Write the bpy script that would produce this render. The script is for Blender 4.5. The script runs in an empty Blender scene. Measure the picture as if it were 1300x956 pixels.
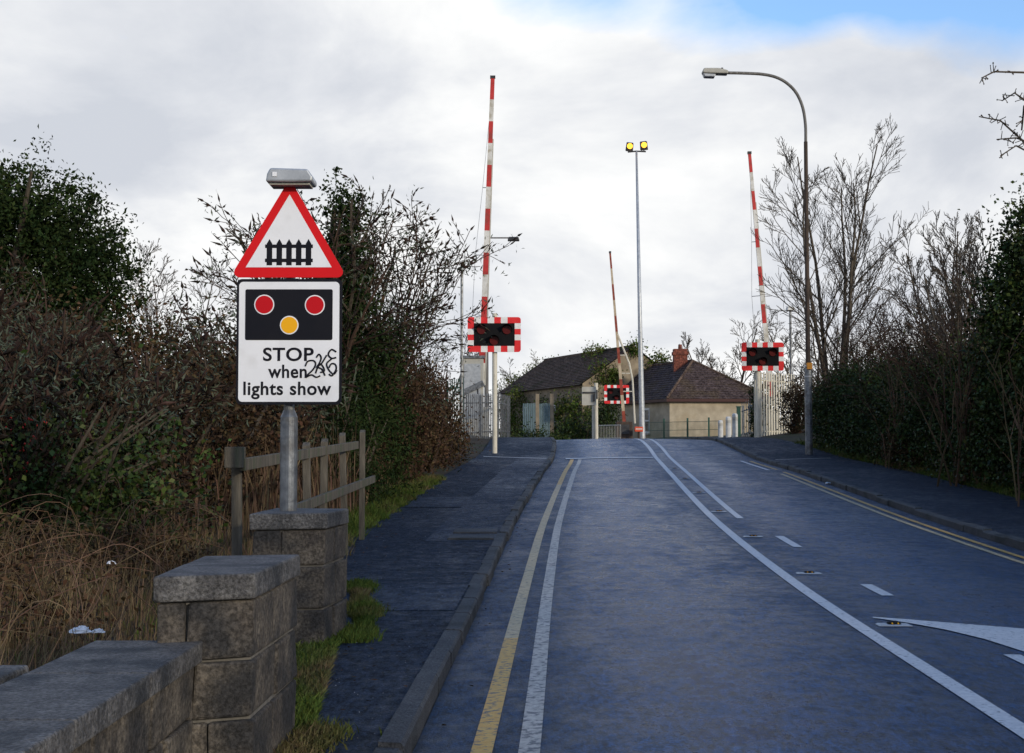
import bpy, math, random
import numpy as np
from mathutils import Vector, Matrix
R = math.radians
random.seed(7); rng = np.random.default_rng(7)
S = bpy.context.scene
col = S.collection
# ------------------------------------------------------------------ camera
CZ = 1.45; F = 1800.0; PITCH = math.atan(92/1800)
cd = bpy.data.cameras.new('camera'); cam = bpy.data.objects.new('camera', cd); col.objects.link(cam)
cd.sensor_width = 36; cd.lens = 36*F/1300; cd.clip_start = .05; cd.clip_end = 5000
cam.location = (0, 0, CZ); cam.rotation_euler = (R(90)+PITCH, 0, 0); S.camera = cam
# ------------------------------------------------------------------ world: blue sky with a broken cloud layer
SUN_EL = R(16); SUN_DIR = Vector((.66, -.75, 0)).normalized()      # towards the sun, horizontally
w = bpy.data.worlds.new('World'); S.world = w; w.use_nodes = True
nt = w.node_tree; N = nt.nodes; L = nt.links; N.clear()
def nd(t, **k):
    n = N.new(t)
    for a, b in k.items(): setattr(n, a, b)
    return n
out = nd('ShaderNodeOutputWorld'); bg = nd('ShaderNodeBackground'); bg.inputs[1].default_value = .1
sky = nd('ShaderNodeTexSky', sky_type='NISHITA', sun_disc=False, sun_elevation=SUN_EL,
         sun_rotation=math.atan2(SUN_DIR.x, SUN_DIR.y))
tc = nd('ShaderNodeTexCoord'); sx = nd('ShaderNodeSeparateXYZ'); L.new(tc.outputs['Generated'], sx.inputs[0])
def mth(op, a, b=None, c=None, clamp=False):
    n = nd('ShaderNodeMath', operation=op, use_clamp=clamp)
    for i, v in enumerate((a, b, c)):
        if v is None: continue
        if isinstance(v, (int, float)): n.inputs[i].default_value = v
        else: L.new(v, n.inputs[i])
    return n.outputs[0]
zz = mth('ADD', mth('MAXIMUM', sx.outputs[2], 0.0), .42)
px = mth('DIVIDE', sx.outputs[0], zz); py = mth('DIVIDE', sx.outputs[1], zz)
cb = nd('ShaderNodeCombineXYZ'); L.new(px, cb.inputs[0]); L.new(py, cb.inputs[1])
def noise(vec, scale, detail, rough, dist=0, off=(0, 0, 0)):
    m = nd('ShaderNodeMapping'); m.inputs[1].default_value = off; L.new(vec, m.inputs[0])
    n = nd('ShaderNodeTexNoise'); n.inputs['Scale'].default_value = scale; n.inputs['Detail'].default_value = detail
    n.inputs['Roughness'].default_value = rough; n.inputs['Distortion'].default_value = dist
    L.new(m.outputs[0], n.inputs[0]); return n.outputs[0]
def ramp(v, pts):
    r = nd('ShaderNodeValToRGB'); L.new(v, r.inputs[0]); e = r.color_ramp.elements
    while len(e) < len(pts): e.new(.5)
    for i, (p, c) in enumerate(pts): e[i].position = p; e[i].color = (*c, 1)
    return r.outputs[0]
n1 = noise(cb.outputs[0], 1.5, 8, .55, .2, (1.3, 4.2, 0)); n2 = noise(cb.outputs[0], 2.3, 9, .56, .25, (7.1, 2.2, 3))
# cloud cover: nearly closed low down, opening higher up
def gap(d, rad):      # a hole in the cloud in direction d
    v = nd('ShaderNodeVectorMath', operation='DISTANCE'); L.new(tc.outputs['Generated'], v.inputs[0]); v.inputs[1].default_value = d
    return mth('SUBTRACT', 1.0, mth('DIVIDE', v.outputs['Value'], rad), clamp=True)
g_ = mth('ADD', gap((.13, .935, .325), .11), gap((.31, .90, .325), .10))
g_ = mth('ADD', g_, mth('ADD', gap((.03, .94, .335), .08), gap((.22, .915, .325), .08)))
cov = mth('ADD', mth('ADD', n1, mth('MULTIPLY', sx.outputs[2], -.55)), mth('MULTIPLY', g_, -.38))
cov = mth('ADD', cov, mth('MULTIPLY', mth('MAXIMUM', mth('SUBTRACT', sx.outputs[2], .33), 0.0), -1.6))   # the cloud deck opens to blue overhead
mask = ramp(cov, [(.06, (0, 0, 0)), (.25, (1, 1, 1))])
ccol = ramp(n2, [(.34, (5.9, 6.2, 6.8)), (.44, (7.2, 7.4, 7.8)), (.52, (8.6, 8.7, 8.8)), (.60, (9.8, 9.8, 9.7))])
blue = nd('ShaderNodeMix', data_type='RGBA', blend_type='MULTIPLY'); blue.inputs[0].default_value = 1
L.new(sky.outputs[0], blue.inputs[6]); blue.inputs[7].default_value = (1.65, 2.0, 2.5, 1)
mx = nd('ShaderNodeMix', data_type='RGBA'); L.new(mask, mx.inputs[0]); L.new(blue.outputs[2], mx.inputs[6]); L.new(ccol, mx.inputs[7])
L.new(mx.outputs[2], bg.inputs[0]); L.new(bg.outputs[0], out.inputs[0])
sd = bpy.data.lights.new('sun', 'SUN'); sun = bpy.data.objects.new('sun', sd); col.objects.link(sun)
sd.energy = 2.3; sd.angle = R(4); sd.color = (1, .88, .70)
sv = Vector((SUN_DIR.x*math.cos(SUN_EL), SUN_DIR.y*math.cos(SUN_EL), math.sin(SUN_EL)))
sun.rotation_euler = sv.to_track_quat('Z', 'Y').to_euler()
S.view_settings.view_transform = 'Standard'; S.view_settings.look = 'None'
S.view_settings.exposure = .12; S.view_settings.gamma = 1; S.view_settings.use_curve_mapping = False
S.render.engine = 'CYCLES'

# ------------------------------------------------------------------ helpers
def W(px, py, Y):
    """world point seen at photo pixel (px, py) at distance Y"""
    a, b = (px-650)/F, (478-py)/F
    c, s = math.cos(PITCH), math.sin(PITCH)
    d = Vector((a, c-b*s, s+b*c)); t = Y/d.y
    return Vector((d.x*t, Y, CZ+d.z*t))
class MB:
    def __init__(s): s.v = []; s.f = []; s.m = []
    def add(s, vs, fs, m=0):
        o = len(s.v); s.v += [tuple(p) for p in vs]
        for f in fs: s.f.append(tuple(i+o for i in f)); s.m.append(m)
    def box(s, c, d, rot=None, m=0, taper=1):
        hx, hy, hz = d[0]/2, d[1]/2, d[2]/2; vs = []
        for z, k in ((-hz, 1), (hz, taper)):
            for x, y in ((-hx, -hy), (hx, -hy), (hx, hy), (-hx, hy)): vs.append(Vector((x*k, y*k, z)))
        if rot is not None: vs = [rot @ v for v in vs]
        c = Vector(c); vs = [v+c for v in vs]
        s.add(vs, [(3, 2, 1, 0), (4, 5, 6, 7), (0, 1, 5, 4), (1, 2, 6, 5), (2, 3, 7, 6), (3, 0, 4, 7)], m)
    def tube(s, pts, rad, n=8, m=0, cap=True):
        pts = [Vector(p) for p in pts]
        if isinstance(rad, (int, float)): rad = [rad]*len(pts)
        o = len(s.v); up = None
        for i, p in enumerate(pts):
            t = (pts[min(i+1, len(pts)-1)]-pts[max(i-1, 0)]).normalized()
            if up is None: up = t.orthogonal().normalized()
            up = (up-t*up.dot(t))
            up = up.normalized() if up.length > 1e-5 else t.orthogonal().normalized()
            b = t.cross(up)
            for k in range(n):
                a = 2*math.pi*k/n; s.v.append(tuple(p+(up*math.cos(a)+b*math.sin(a))*rad[i]))
        for i in range(len(pts)-1):
            for k in range(n):
                s.f.append((o+i*n+k, o+i*n+(k+1) % n, o+(i+1)*n+(k+1) % n, o+(i+1)*n+k)); s.m.append(m)
        if cap and n > 2:
            s.f.append(tuple(o+k for k in reversed(range(n)))); s.m.append(m)
            e = o+(len(pts)-1)*n; s.f.append(tuple(e+k for k in range(n))); s.m.append(m)
    def prism(s, poly, y0, y1, m=0):
        """polygon in local xz, extruded along y from y0 (front) to y1"""
        n = len(poly)
        vs = [(p[0], y0, p[1]) for p in poly]+[(p[0], y1, p[1]) for p in poly]
        s.add(vs, [tuple(range(n)), tuple(reversed(range(n, 2*n)))]+[(i, n+i, n+(i+1) % n, (i+1) % n) for i in range(n)], m)
    def slab(s, poly, z0, z1, m=0):
        n = len(poly)
        vs = [(p[0], p[1], z0) for p in poly]+[(p[0], p[1], z1) for p in poly]
        s.add(vs, [tuple(reversed(range(n))), tuple(range(n, 2*n))]+[(i, (i+1) % n, n+(i+1) % n, n+i) for i in range(n)], m)
    def build(s, name, mats, parent=None, smooth=False, bevel=0, recalc=True):
        me = bpy.data.meshes.new(name); me.from_pydata(s.v, [], s.f)
        if not isinstance(mats, (list, tuple)): mats = [mats]
        for m in mats: me.materials.append(m)
        if len(mats) > 1: me.polygons.foreach_set('material_index', s.m)
        if smooth: me.polygons.foreach_set('use_smooth', [True]*len(s.f))
        me.update()
        o = bpy.data.objects.new(name, me); col.objects.link(o)
        if parent: o.parent = parent
        if bevel:
            b = o.modifiers.new('bevel', 'BEVEL'); b.width = bevel; b.segments = 2; b.limit_method = 'ANGLE'
        return o
def quads(name, V, mat, parent=None):
    """V: (n,4,3) array of quads"""
    n = len(V); me = bpy.data.meshes.new(name)
    me.vertices.add(4*n); me.vertices.foreach_set('co', V.astype(np.float32).ravel())
    me.loops.add(4*n); me.loops.foreach_set('vertex_index', np.arange(4*n, dtype=np.int32))
    me.polygons.add(n); me.polygons.foreach_set('loop_start', np.arange(0, 4*n, 4, dtype=np.int32))
    me.polygons.foreach_set('loop_total', np.full(n, 4, dtype=np.int32))
    me.materials.append(mat); me.update(calc_edges=True)
    o = bpy.data.objects.new(name, me); col.objects.link(o)
    if parent: o.parent = parent
    return o
def tag(o, label=None, cat=None, group=None, kind=None):
    if label: o['label'] = label
    if cat: o['category'] = cat
    if group: o['group'] = group
    if kind: o['kind'] = kind
    return o
def thing(name, loc, label, cat, group=None, rz=0):
    o = bpy.data.objects.new(name, None); col.objects.link(o); o.location = loc; o.rotation_euler.z = rz
    o.empty_display_size = .2
    return tag(o, label, cat, group)
def copy_tree(o, parent=None):
    c = o.copy(); col.objects.link(c); c.parent = parent
    for ch in [x for x in list(col.objects) if x.parent == o]: copy_tree(ch, c)
    return c
def herm(pts):
    xs = [p[0] for p in pts]; ys = [p[1] for p in pts]; n = len(xs)
    ms = [0]*n
    for i in range(n):
        a, b = max(i-1, 0), min(i+1, n-1); ms[i] = (ys[b]-ys[a])/(xs[b]-xs[a])
    def f(x):
        if x <= xs[0]: return ys[0]+(x-xs[0])*ms[0]
        if x >= xs[-1]: return ys[-1]+(x-xs[-1])*ms[-1]
        i = max(k for k in range(n) if xs[k] <= x); i = min(i, n-2)
        h = xs[i+1]-xs[i]; t = (x-xs[i])/h
        return ((2*t**3-3*t*t+1)*ys[i]+(t**3-2*t*t+t)*h*ms[i]+(-2*t**3+3*t*t)*ys[i+1]+(t**3-t*t)*h*ms[i+1])
    return f

# ------------------------------------------------------------------ materials
def mat(name, c1, c2=None, rough=.8, scale=5, detail=6, bump=0, bscale=None, metal=0, spec=.3, island=0, stretch=None,
        r2=None, c3=None, s3=1.0, t3=(.5, .62), emit=None, coat=0, grit=0):
    m = bpy.data.materials.new(name); m.use_nodes = True; t = m.node_tree; n = t.nodes; l = t.links
    b = n['Principled BSDF']; b.inputs['Roughness'].default_value = rough; b.inputs['Metallic'].default_value = metal
    b.inputs['Specular IOR Level'].default_value = spec; b.inputs['Coat Weight'].default_value = coat
    b.inputs['Base Color'].default_value = (*c1, 1)
    if emit: b.inputs['Emission Color'].default_value = (*emit[0], 1); b.inputs['Emission Strength'].default_value = emit[1]
    tc = n.new('ShaderNodeTexCoord'); mp = n.new('ShaderNodeMapping'); l.new(tc.outputs['Object'], mp.inputs[0])
    if stretch: mp.inputs['Scale'].default_value = stretch
    def nz(sc, de, ro=.55):
        x = n.new('ShaderNodeTexNoise'); x.inputs['Scale'].default_value = sc; x.inputs['Detail'].default_value = de
        x.inputs['Roughness'].default_value = ro; l.new(mp.outputs[0], x.inputs[0]); return x.outputs[0]
    def rp(v, a, bb, ca, cb_):
        r = n.new('ShaderNodeValToRGB'); l.new(v, r.inputs[0]); e = r.color_ramp.elements
        e[0].position = a; e[1].position = bb; e[0].color = (*ca, 1); e[1].color = (*cb_, 1); return r.outputs[0]
    if c2:
        a = nz(scale, detail); cc = rp(a, .35, .68, c1, c2)
        if c3:
            k = rp(nz(s3, 5), t3[0], t3[1], (0, 0, 0), (1, 1, 1)); x = n.new('ShaderNodeMix'); x.data_type = 'RGBA'
            l.new(k, x.inputs[0]); l.new(cc, x.inputs[6]); x.inputs[7].default_value = (*c3, 1); cc = x.outputs[2]
        if grit:
            gr = rp(nz(grit, 3, .7), .38, .66, (.45, .45, .45), (1.5, 1.5, 1.5)); x = n.new('ShaderNodeMix'); x.data_type = 'RGBA'; x.blend_type = 'MULTIPLY'
            x.inputs[0].default_value = 1; l.new(cc, x.inputs[6]); l.new(gr, x.inputs[7]); cc = x.outputs[2]
        if island:
            g = n.new('ShaderNodeNewGeometry'); h = n.new('ShaderNodeHueSaturation'); l.new(cc, h.inputs['Color'])
            mr = n.new('ShaderNodeMapRange'); mr.inputs[3].default_value = 1-island; mr.inputs[4].default_value = 1+island
            l.new(g.outputs['Random Per Island'], mr.inputs[0]); l.new(mr.outputs[0], h.inputs['Value'])
            mr2 = n.new('ShaderNodeMapRange'); mr2.inputs[3].default_value = .47; mr2.inputs[4].default_value = .53
            mm = n.new('ShaderNodeMath'); mm.operation = 'FRACT'; m7 = n.new('ShaderNodeMath'); m7.operation = 'MULTIPLY'; m7.inputs[1].default_value = 7.3
            l.new(g.outputs['Random Per Island'], m7.inputs[0]); l.new(m7.outputs[0], mm.inputs[0]); l.new(mm.outputs[0], mr2.inputs[0])
            l.new(mr2.outputs[0], h.inputs['Hue']); cc = h.outputs[0]
        l.new(cc, b.inputs['Base Color'])
        if r2 is not None:
            q = n.new('ShaderNodeMapRange'); q.inputs[1].default_value = .35; q.inputs[2].default_value = .65
            q.inputs[3].default_value = rough; q.inputs[4].default_value = r2; l.new(a, q.inputs[0]); l.new(q.outputs[0], b.inputs['Roughness'])
    if bump:
        bp = n.new('ShaderNodeBump'); bp.inputs['Strength'].default_value = bump; bp.inputs['Distance'].default_value = .02
        l.new(nz(bscale or scale*4, 5, .65), bp.inputs['Height']); l.new(bp.outputs[0], b.inputs['Normal'])
    return m
def asphalt(name, base, wetr, dryr, patch, tint2, bumps, lo=.42, hi=.60, spec=.5, sky_tint=(1, 1, 1), lanes=False):
    m = bpy.data.materials.new(name); m.use_nodes = True; t = m.node_tree; n = t.nodes; l = t.links; b = n['Principled BSDF']
    tc = n.new('ShaderNodeTexCoord')
    def nz(sc, de, ro, stretch=(1, 1, 1)):
        mp = n.new('ShaderNodeMapping'); mp.inputs['Scale'].default_value = stretch; l.new(tc.outputs['Object'], mp.inputs[0])
        x = n.new('ShaderNodeTexNoise'); x.inputs['Scale'].default_value = sc; x.inputs['Detail'].default_value = de
        x.inputs['Roughness'].default_value = ro; l.new(mp.outputs[0], x.inputs[0]); return x.outputs[0]
    def mt(op, a, c):
        x = n.new('ShaderNodeMath'); x.operation = op
        for i, v in enumerate((a, c)):
            if isinstance(v, (int, float)): x.inputs[i].default_value = v
            else: l.new(v, x.inputs[i])
        return x.outputs[0]
    big = nz(patch, 10, .66, (1, .55, 1)); mid = nz(6.0, 10, .74, (1, .8, 1)); fine = nz(60, 4, .8)
    s_ = mt('ADD', mt('MULTIPLY', big, .38), mt('MULTIPLY', mid, .62))
    r = n.new('ShaderNodeMapRange'); r.inputs[1].default_value = lo; r.inputs[2].default_value = hi
    r.inputs[3].default_value = wetr; r.inputs[4].default_value = dryr; l.new(s_, r.inputs[0]); rough_ = r.outputs[0]; dirt = None
    if lanes:      # tyre-polished lanes, rougher dirty gutters and middle (u runs across the carriageway)
        uv = n.new('ShaderNodeUVMap'); sp = n.new('ShaderNodeSeparateXYZ'); l.new(uv.outputs[0], sp.inputs[0])
        wob = mt('ADD', sp.outputs[0], mt('MULTIPLY', mt('SUBTRACT', mid, .5), .10))
        cr = n.new('ShaderNodeValToRGB'); l.new(wob, cr.inputs[0]); e = cr.color_ramp.elements
        pts = [(0, 1), (.09, .95), (.16, .35), (.26, .0), (.36, .35), (.46, .75), (.56, .55), (.66, .30), (.80, .75), (1, 1)]
        while len(e) < len(pts): e.new(.5)
        for i, (p_, v_) in enumerate(pts): e[i].position = p_; e[i].color = (v_, v_, v_, 1)
        rough_ = mt('ADD', rough_, mt('MULTIPLY', cr.outputs[0], .22)); dirt = mt('SUBTRACT', 1.25, mt('MULTIPLY', cr.outputs[0], .75))
    l.new(rough_, b.inputs['Roughness'])
    c = n.new('ShaderNodeValToRGB'); e = c.color_ramp.elements; l.new(fine, c.inputs[0])
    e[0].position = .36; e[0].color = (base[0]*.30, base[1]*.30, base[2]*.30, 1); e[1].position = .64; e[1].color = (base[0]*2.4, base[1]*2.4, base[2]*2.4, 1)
    x = n.new('ShaderNodeMix'); x.data_type = 'RGBA'; x.blend_type = 'MULTIPLY'; x.inputs[0].default_value = .8
    c2 = n.new('ShaderNodeValToRGB'); e = c2.color_ramp.elements; l.new(mid, c2.inputs[0]); e[0].position = .3; e[0].color = (*tint2, 1); e[1].position = .62; e[1].color = (1, 1, 1, 1)
    gr = nz(26, 4, .8, (1, .30, 1)); cg = n.new('ShaderNodeValToRGB'); l.new(gr, cg.inputs[0]); cg.color_ramp.elements[0].position = .38; cg.color_ramp.elements[0].color = (.18, .18, .18, 1)
    cg.color_ramp.elements[1].position = .62; cg.color_ramp.elements[1].color = (2.6, 2.6, 2.6, 1)
    xg = n.new('ShaderNodeMix'); xg.data_type = 'RGBA'; xg.blend_type = 'MULTIPLY'; xg.inputs[0].default_value = 1; l.new(c.outputs[0], xg.inputs[6]); l.new(cg.outputs[0], xg.inputs[7])
    l.new(xg.outputs[2], x.inputs[6]); l.new(c2.outputs[0], x.inputs[7]); 
    fin = x.outputs[2]
    if dirt:
        xd = n.new('ShaderNodeMix'); xd.data_type = 'RGBA'; xd.blend_type = 'MULTIPLY'; xd.inputs[0].default_value = 1
        l.new(fin, xd.inputs[6]); l.new(dirt, xd.inputs[7]); fin = xd.outputs[2]
    l.new(fin, b.inputs['Base Color'])
    b.inputs['Specular IOR Level'].default_value = spec; b.inputs['Specular Tint'].default_value = (*sky_tint, 1)
    bp = n.new('ShaderNodeBump'); bp.inputs['Strength'].default_value = bumps; bp.inputs['Distance'].default_value = .018
    l.new(mt('ADD', mt('ADD', fine, mt('MULTIPLY', mid, .6)), mt('MULTIPLY', gr, 1.2)), bp.inputs['Height']); l.new(bp.outputs[0], b.inputs['Normal'])
    return m
M = {}
M['road'] = asphalt('wet road asphalt', (.006, .025, .068), .17, .42, 1.6, (.30, .36, .45), 1.0, .42, .58, .55, (.40, .66, 1.0), True)  # blue in base colour and specular tint imitates reflected sky
M['path'] = asphalt('footway asphalt', (.009, .012, .019), .45, .85, .7, (.6, .65, .7), .8, .40, .56, .22, (.5, .7, 1))  # footway mixes also get sky reflection through their bluish specular tint
M['path2'] = asphalt('footway patch asphalt', (.010, .014, .023), .44, .80, .9, (.7, .75, .8), .8, .40, .6, .27, (.5, .7, 1))
M['soil'] = mat('soil and rotten leaves', (.018, .014, .010), (.05, .038, .024), .95, 3, bump=.6, bscale=18, c3=(.025, .032, .012), s3=.8)
M['kerb'] = mat('kerb concrete', (.050, .052, .057), (.095, .096, .098), .75, 4, bump=.7, bscale=60, c3=(.03, .033, .033), s3=2, grit=80)
M['white_paint'] = mat('worn white road paint', (.50, .51, .53), (.68, .68, .68), .5, 30, c3=(.10, .11, .13), s3=26, t3=(.60, .68), bump=.3)
M['edge_paint'] = mat('badly worn line paint', (.30, .29, .27), (.50, .48, .44), .45, 30, c3=(.07, .08, .10), s3=22, t3=(.50, .62), bump=.3)
M['yellow_paint'] = mat('worn yellow road paint', (.55, .29, .045), (.62, .38, .085), .5, 20, c3=(.08, .085, .09), s3=24, t3=(.52, .64), bump=.3)
M['yellow_pale'] = mat('pale worn yellow paint', (.42, .31, .16), (.52, .42, .25), .5, 20, c3=(.08, .085, .09), s3=24, t3=(.54, .66), bump=.3)
M['stone'] = mat('weathered sandstone', (.055, .047, .040), (.135, .115, .09), .9, 7, bump=.9, bscale=22, c3=(.030, .029, .029), s3=2.6, t3=(.45, .62), grit=55)
M['stone2'] = mat('damp dark coping stone', (.07, .068, .068), (.15, .145, .14), .65, 9, bump=1.0, bscale=45, c3=(.035, .037, .04), s3=3, grit=70)
M['joint'] = mat('mortar', (.10, .095, .085), (.16, .15, .135), .95, 12, bump=.4)
M['wood'] = mat('weathered fence timber', (.062, .055, .043), (.155, .135, .105), .85, 6, stretch=(4, 4, .5), bump=.6, bscale=30, c3=(.075, .085, .05), s3=2)
M['galv'] = mat('galvanised steel', (.11, .12, .135), (.24, .255, .27), .45, 14, metal=.6, bump=.15, bscale=40, c3=(.10, .10, .10), s3=5, spec=.5)
M['galv_light'] = mat('pale galvanised steel', (.33, .35, .37), (.46, .48, .50), .45, 8, metal=.4)
M['column'] = mat('old steel column', (.10, .095, .085), (.20, .19, .175), .7, 5, stretch=(3, 3, .5))
M['rust'] = mat('brown corroded column', (.035, .026, .020), (.08, .055, .04), .8, 6, stretch=(2, 2, .5))
M['red_sign'] = mat('red sign sheeting', (.60, .008, .012), (.66, .010, .014), .5, 2, spec=.15)
M['white_sign'] = mat('white sign sheeting', (.72, .73, .76), (.80, .81, .83), .4, 2, spec=.5, c3=(.60, .60, .60), s3=3, t3=(.55, .8))
M['black'] = mat('black sign film', (.008, .009, .014), (.012, .012, .016), .55, 4, spec=.10)
M['sign_red_spot'] = mat('red spot film', (.50, .006, .012), rough=.5, spec=.15)
M['sign_amber'] = mat('amber spot film', (.82, .40, .012), rough=.5, spec=.15)
M['bar_red'] = mat('faded red barrier paint', (.42, .022, .022), (.52, .04, .035), .5, 5, c3=(.30, .04, .03), s3=3)
M['bar_white'] = mat('dirty white barrier paint', (.55, .54, .50), (.75, .74, .70), .55, 4, c3=(.40, .37, .30), s3=2)
M['bar_rust'] = mat('rusty brown red barrier paint', (.17, .035, .02), (.30, .06, .035), .7, 5)
M['bar_cream'] = mat('stained cream barrier paint', (.32, .24, .15), (.52, .44, .32), .7, 4)
M['post_white'] = mat('grubby white post paint', (.50, .47, .38), (.66, .62, .52), .6, 4, stretch=(2, 2, .6), c3=(.25, .21, .13), s3=4, t3=(.6, .72))
M['board_black'] = mat('matt black board', (.008, .008, .009), (.012, .012, .013), .8, 4, spec=.08)
M['lens_red'] = mat('dark red lens', (.08, .003, .003), rough=.4, spec=.2)
M['lens_lamp'] = mat('glowing flood lamp', (.9, .6, .1), rough=.3, emit=((1.0, .42, .03), 2.0))
M['amber_box'] = mat('orange box plastic', (.55, .23, .03), rough=.6)
M['dark_metal'] = mat('dark steel', (.03, .031, .034), (.06, .06, .062), .55, 6, metal=.3)
M['green_post'] = mat('green post paint', (.010, .05, .038), (.02, .075, .055), .5, 5)
M['mesh_green'] = mat('green mesh wire', (.03, .07, .05), rough=.6)
M['concrete'] = mat('white painted concrete', (.45, .46, .46), (.62, .62, .60), .8, 6, c3=(.25, .25, .22), s3=3)
M['render_wall'] = mat('cream roughcast', (.32, .275, .20), (.47, .405, .30), .95, 2.0, bump=.5, bscale=30, c3=(.34, .28, .19), s3=.7)
M['old_wall'] = mat('old render and stone', (.15, .12, .085), (.29, .24, .17), .95, 1.6, bump=.5, bscale=12)
M['slate'] = mat('slate roof', (.050, .036, .034), (.11, .080, .074), .8, 3, c3=(.085, .062, .045), s3=.8, spec=.08, grit=9)
M['slate2'] = mat('brown slate roof', (.078, .054, .042), (.165, .115, .086), .85, 2.4, c3=(.05, .05, .022), s3=.5, t3=(.55, .7), spec=.08, grit=7)
M['brick'] = mat('red chimney brick', (.10, .035, .025), (.24, .075, .048), .9, 8, bump=.4, grit=12)
M['fascia'] = mat('dark red fascia', (.05, .016, .014), rough=.5)
M['glass'] = mat('dark window glass', (.02, .022, .025), rough=.12, spec=.6)
M['frame_white'] = mat('white frame paint', (.62, .62, .60), rough=.5)
M['blue_gate'] = mat('pale blue-green gate paint', (.09, .135, .15), (.16, .22, .235), .8, 5, stretch=(3, 3, .4))
M['cabinet'] = mat('grey equipment cabinet', (.34, .33, .29), (.44, .43, .38), .6, 3)
M['red_box'] = mat('orange red box', (.58, .09, .04), rough=.5)
M['litter'] = mat('white plastic bag', (.60, .61, .63), (.8, .8, .82), .5, 20)
M['can'] = mat('crushed can', (.45, .48, .52), (.65, .68, .7), .3, 8, metal=.7, c3=(.08, .16, .35), s3=14)
# vegetation
M['bark'] = mat('grey brown bark', (.055, .045, .034), (.115, .095, .072), .95, 8, stretch=(3, 3, .6), spec=.1)
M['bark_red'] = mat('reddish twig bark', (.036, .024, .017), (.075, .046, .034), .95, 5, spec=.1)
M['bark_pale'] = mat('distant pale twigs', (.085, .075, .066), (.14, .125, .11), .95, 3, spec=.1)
M['stalk'] = mat('dead stalks', (.065, .042, .026), (.15, .10, .062), .95, 1.2, island=.45, spec=.08)
M['straw'] = mat('dead grass', (.085, .058, .032), (.22, .16, .095), .95, .9, island=.4, spec=.08)
M['ivy'] = mat('ivy leaves', (.012, .024, .006), (.038, .062, .014), .55, .9, island=.6, spec=.15, c3=(.085, .085, .028), s3=2.5, t3=(.55, .75))
M['conifer'] = mat('dark evergreen foliage', (.010, .020, .006), (.028, .044, .012), .8, .6, island=.4, spec=.08)
M['budd_leaf'] = mat('grey green buddleia leaves', (.040, .050, .034), (.085, .10, .070), .85, 1.5, island=.5, spec=.08)
M['seed'] = mat('brown seed heads', (.022, .015, .011), (.055, .036, .026), .95, 2, island=.4, spec=.08)
M['brown_leaf'] = mat('withered brown leaves', (.032, .021, .011), (.085, .054, .030), .9, 1.2, island=.5, spec=.08)
M['grass'] = mat('green grass', (.040, .065, .012), (.085, .12, .024), .85, 1.4, island=.45, c3=(.12, .095, .045), s3=1.6, t3=(.5, .65), spec=.08)
M['berry'] = mat('red berries', (.42, .03, .02), rough=.4)

# ------------------------------------------------------------------ road geometry
zr = herm([(-30, -1.50), (0, -1.43), (8.2, -1.356), (13.7, -1.275), (21, -1.047), (27, -.80), (33, -.545), (40, -.28), (45, .07), (48.5, .30), (52, .355), (60, .33), (80, .18), (120, 0), (300, -.5)])
def Z(Y): return CZ+zr(Y)
cx = herm([(-30, 1.9), (0, 2.25), (8.2, 2.49), (13.7, 2.67), (21, 2.97), (33, 3.64), (40, 4.07), (47, 4.34), (54, 4.2), (65, 3.0), (75, .8), (90, -5), (120, -20)])
RW = herm([(-30, 3.4), (0, 3.4), (16, 3.32), (33, 3.05), (40, 2.82), (47, 2.6), (60, 2.7), (120, 2.8)])
LW = 2.9
def kl(Y): return cx(Y)-LW
def kr(Y): return cx(Y)+RW(Y)
el = herm([(-30, -1.25), (0, -1.2), (6, -1.12), (9.5, -1.25), (12, -1.55), (16, -1.88), (21, -1.75), (28, -1.45), (37, -1.0), (46, -.6), (60, -.6), (75, -3.5), (90, -10), (120, -25)])
er = herm([(-30, 7.6), (0, 7.8), (16, 8.2), (23.6, 8.6), (36.7, 9.15), (44, 9.2), (50, 8.7), (60, 8.2), (75, 6.5), (90, 0), (120, -15)])
def ysteps(a, b, st):
    n = max(1, int(round((b-a)/st))); return [a+(b-a)*i/n for i in range(n+1)]
def strip(xa, xb, dz, ys, cols=2, zf=None):
    mb = MB(); n = cols
    for Y in ys:
        a, b = xa(Y), xb(Y)
        for k in range(n+1):
            t = k/n; mb.v.append((a+(b-a)*t, Y, Z(Y)+dz+(zf(t, Y) if zf else 0)))
    for i in range(len(ys)-1):
        for k in range(n):
            q = i*(n+1)+k; mb.f.append((q, q+1, q+n+2, q+n+1)); mb.m.append(0)
    return mb
YS = ysteps(-14, 56, .5)+ysteps(56, 118, 2)[1:]
# terrain: one sheet to the horizon, its middle following the road's rise
def vergez(X, Y):
    if kl(Y)-.62 < X < kr(Y)+.62: return -.14
    if X >= kr(Y)+.05:
        d = X-er(Y); return .02+max(0, min(.5, d*.12))
    d = el(Y)-X; 
    return .02+max(0, min(.39, d*.10))+(.0 if d < .3 else .04*math.sin(X*1.7)*math.sin(Y*1.3))
gx = [-900, -400, -180, -90, -50, -30, -20, -14]+[-11+.5*i for i in range(56)]+[18, 22, 30, 50, 90, 180, 400, 900]
gy = [-300, -100, -40, -20]+ysteps(-10, 60, .8)+[65, 70, 80, 95, 115, 150, 220, 350, 600, 1100, 2000]
mb = MB()
for y in gy:
    for x in gx:
        yy = min(y, 300); mb.v.append((x, y, Z(max(yy, -30))+vergez(x, max(min(y, 119), -30))))
nx = len(gx)
for j in range(len(gy)-1):
    for i in range(nx-1):
        q = j*nx+i; mb.f.append((q, q+1, q+nx+1, q+nx)); mb.m.append(0)
tag(mb.build('ground', M['soil'], smooth=True), kind='structure')
camber = lambda t, Y: .05*(1-(2*t-1)**2)
rd = tag(strip(lambda y: kl(y), lambda y: kr(y), -.03, YS, 12, camber).build('road', M['road'], smooth=True), kind='structure')
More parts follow.
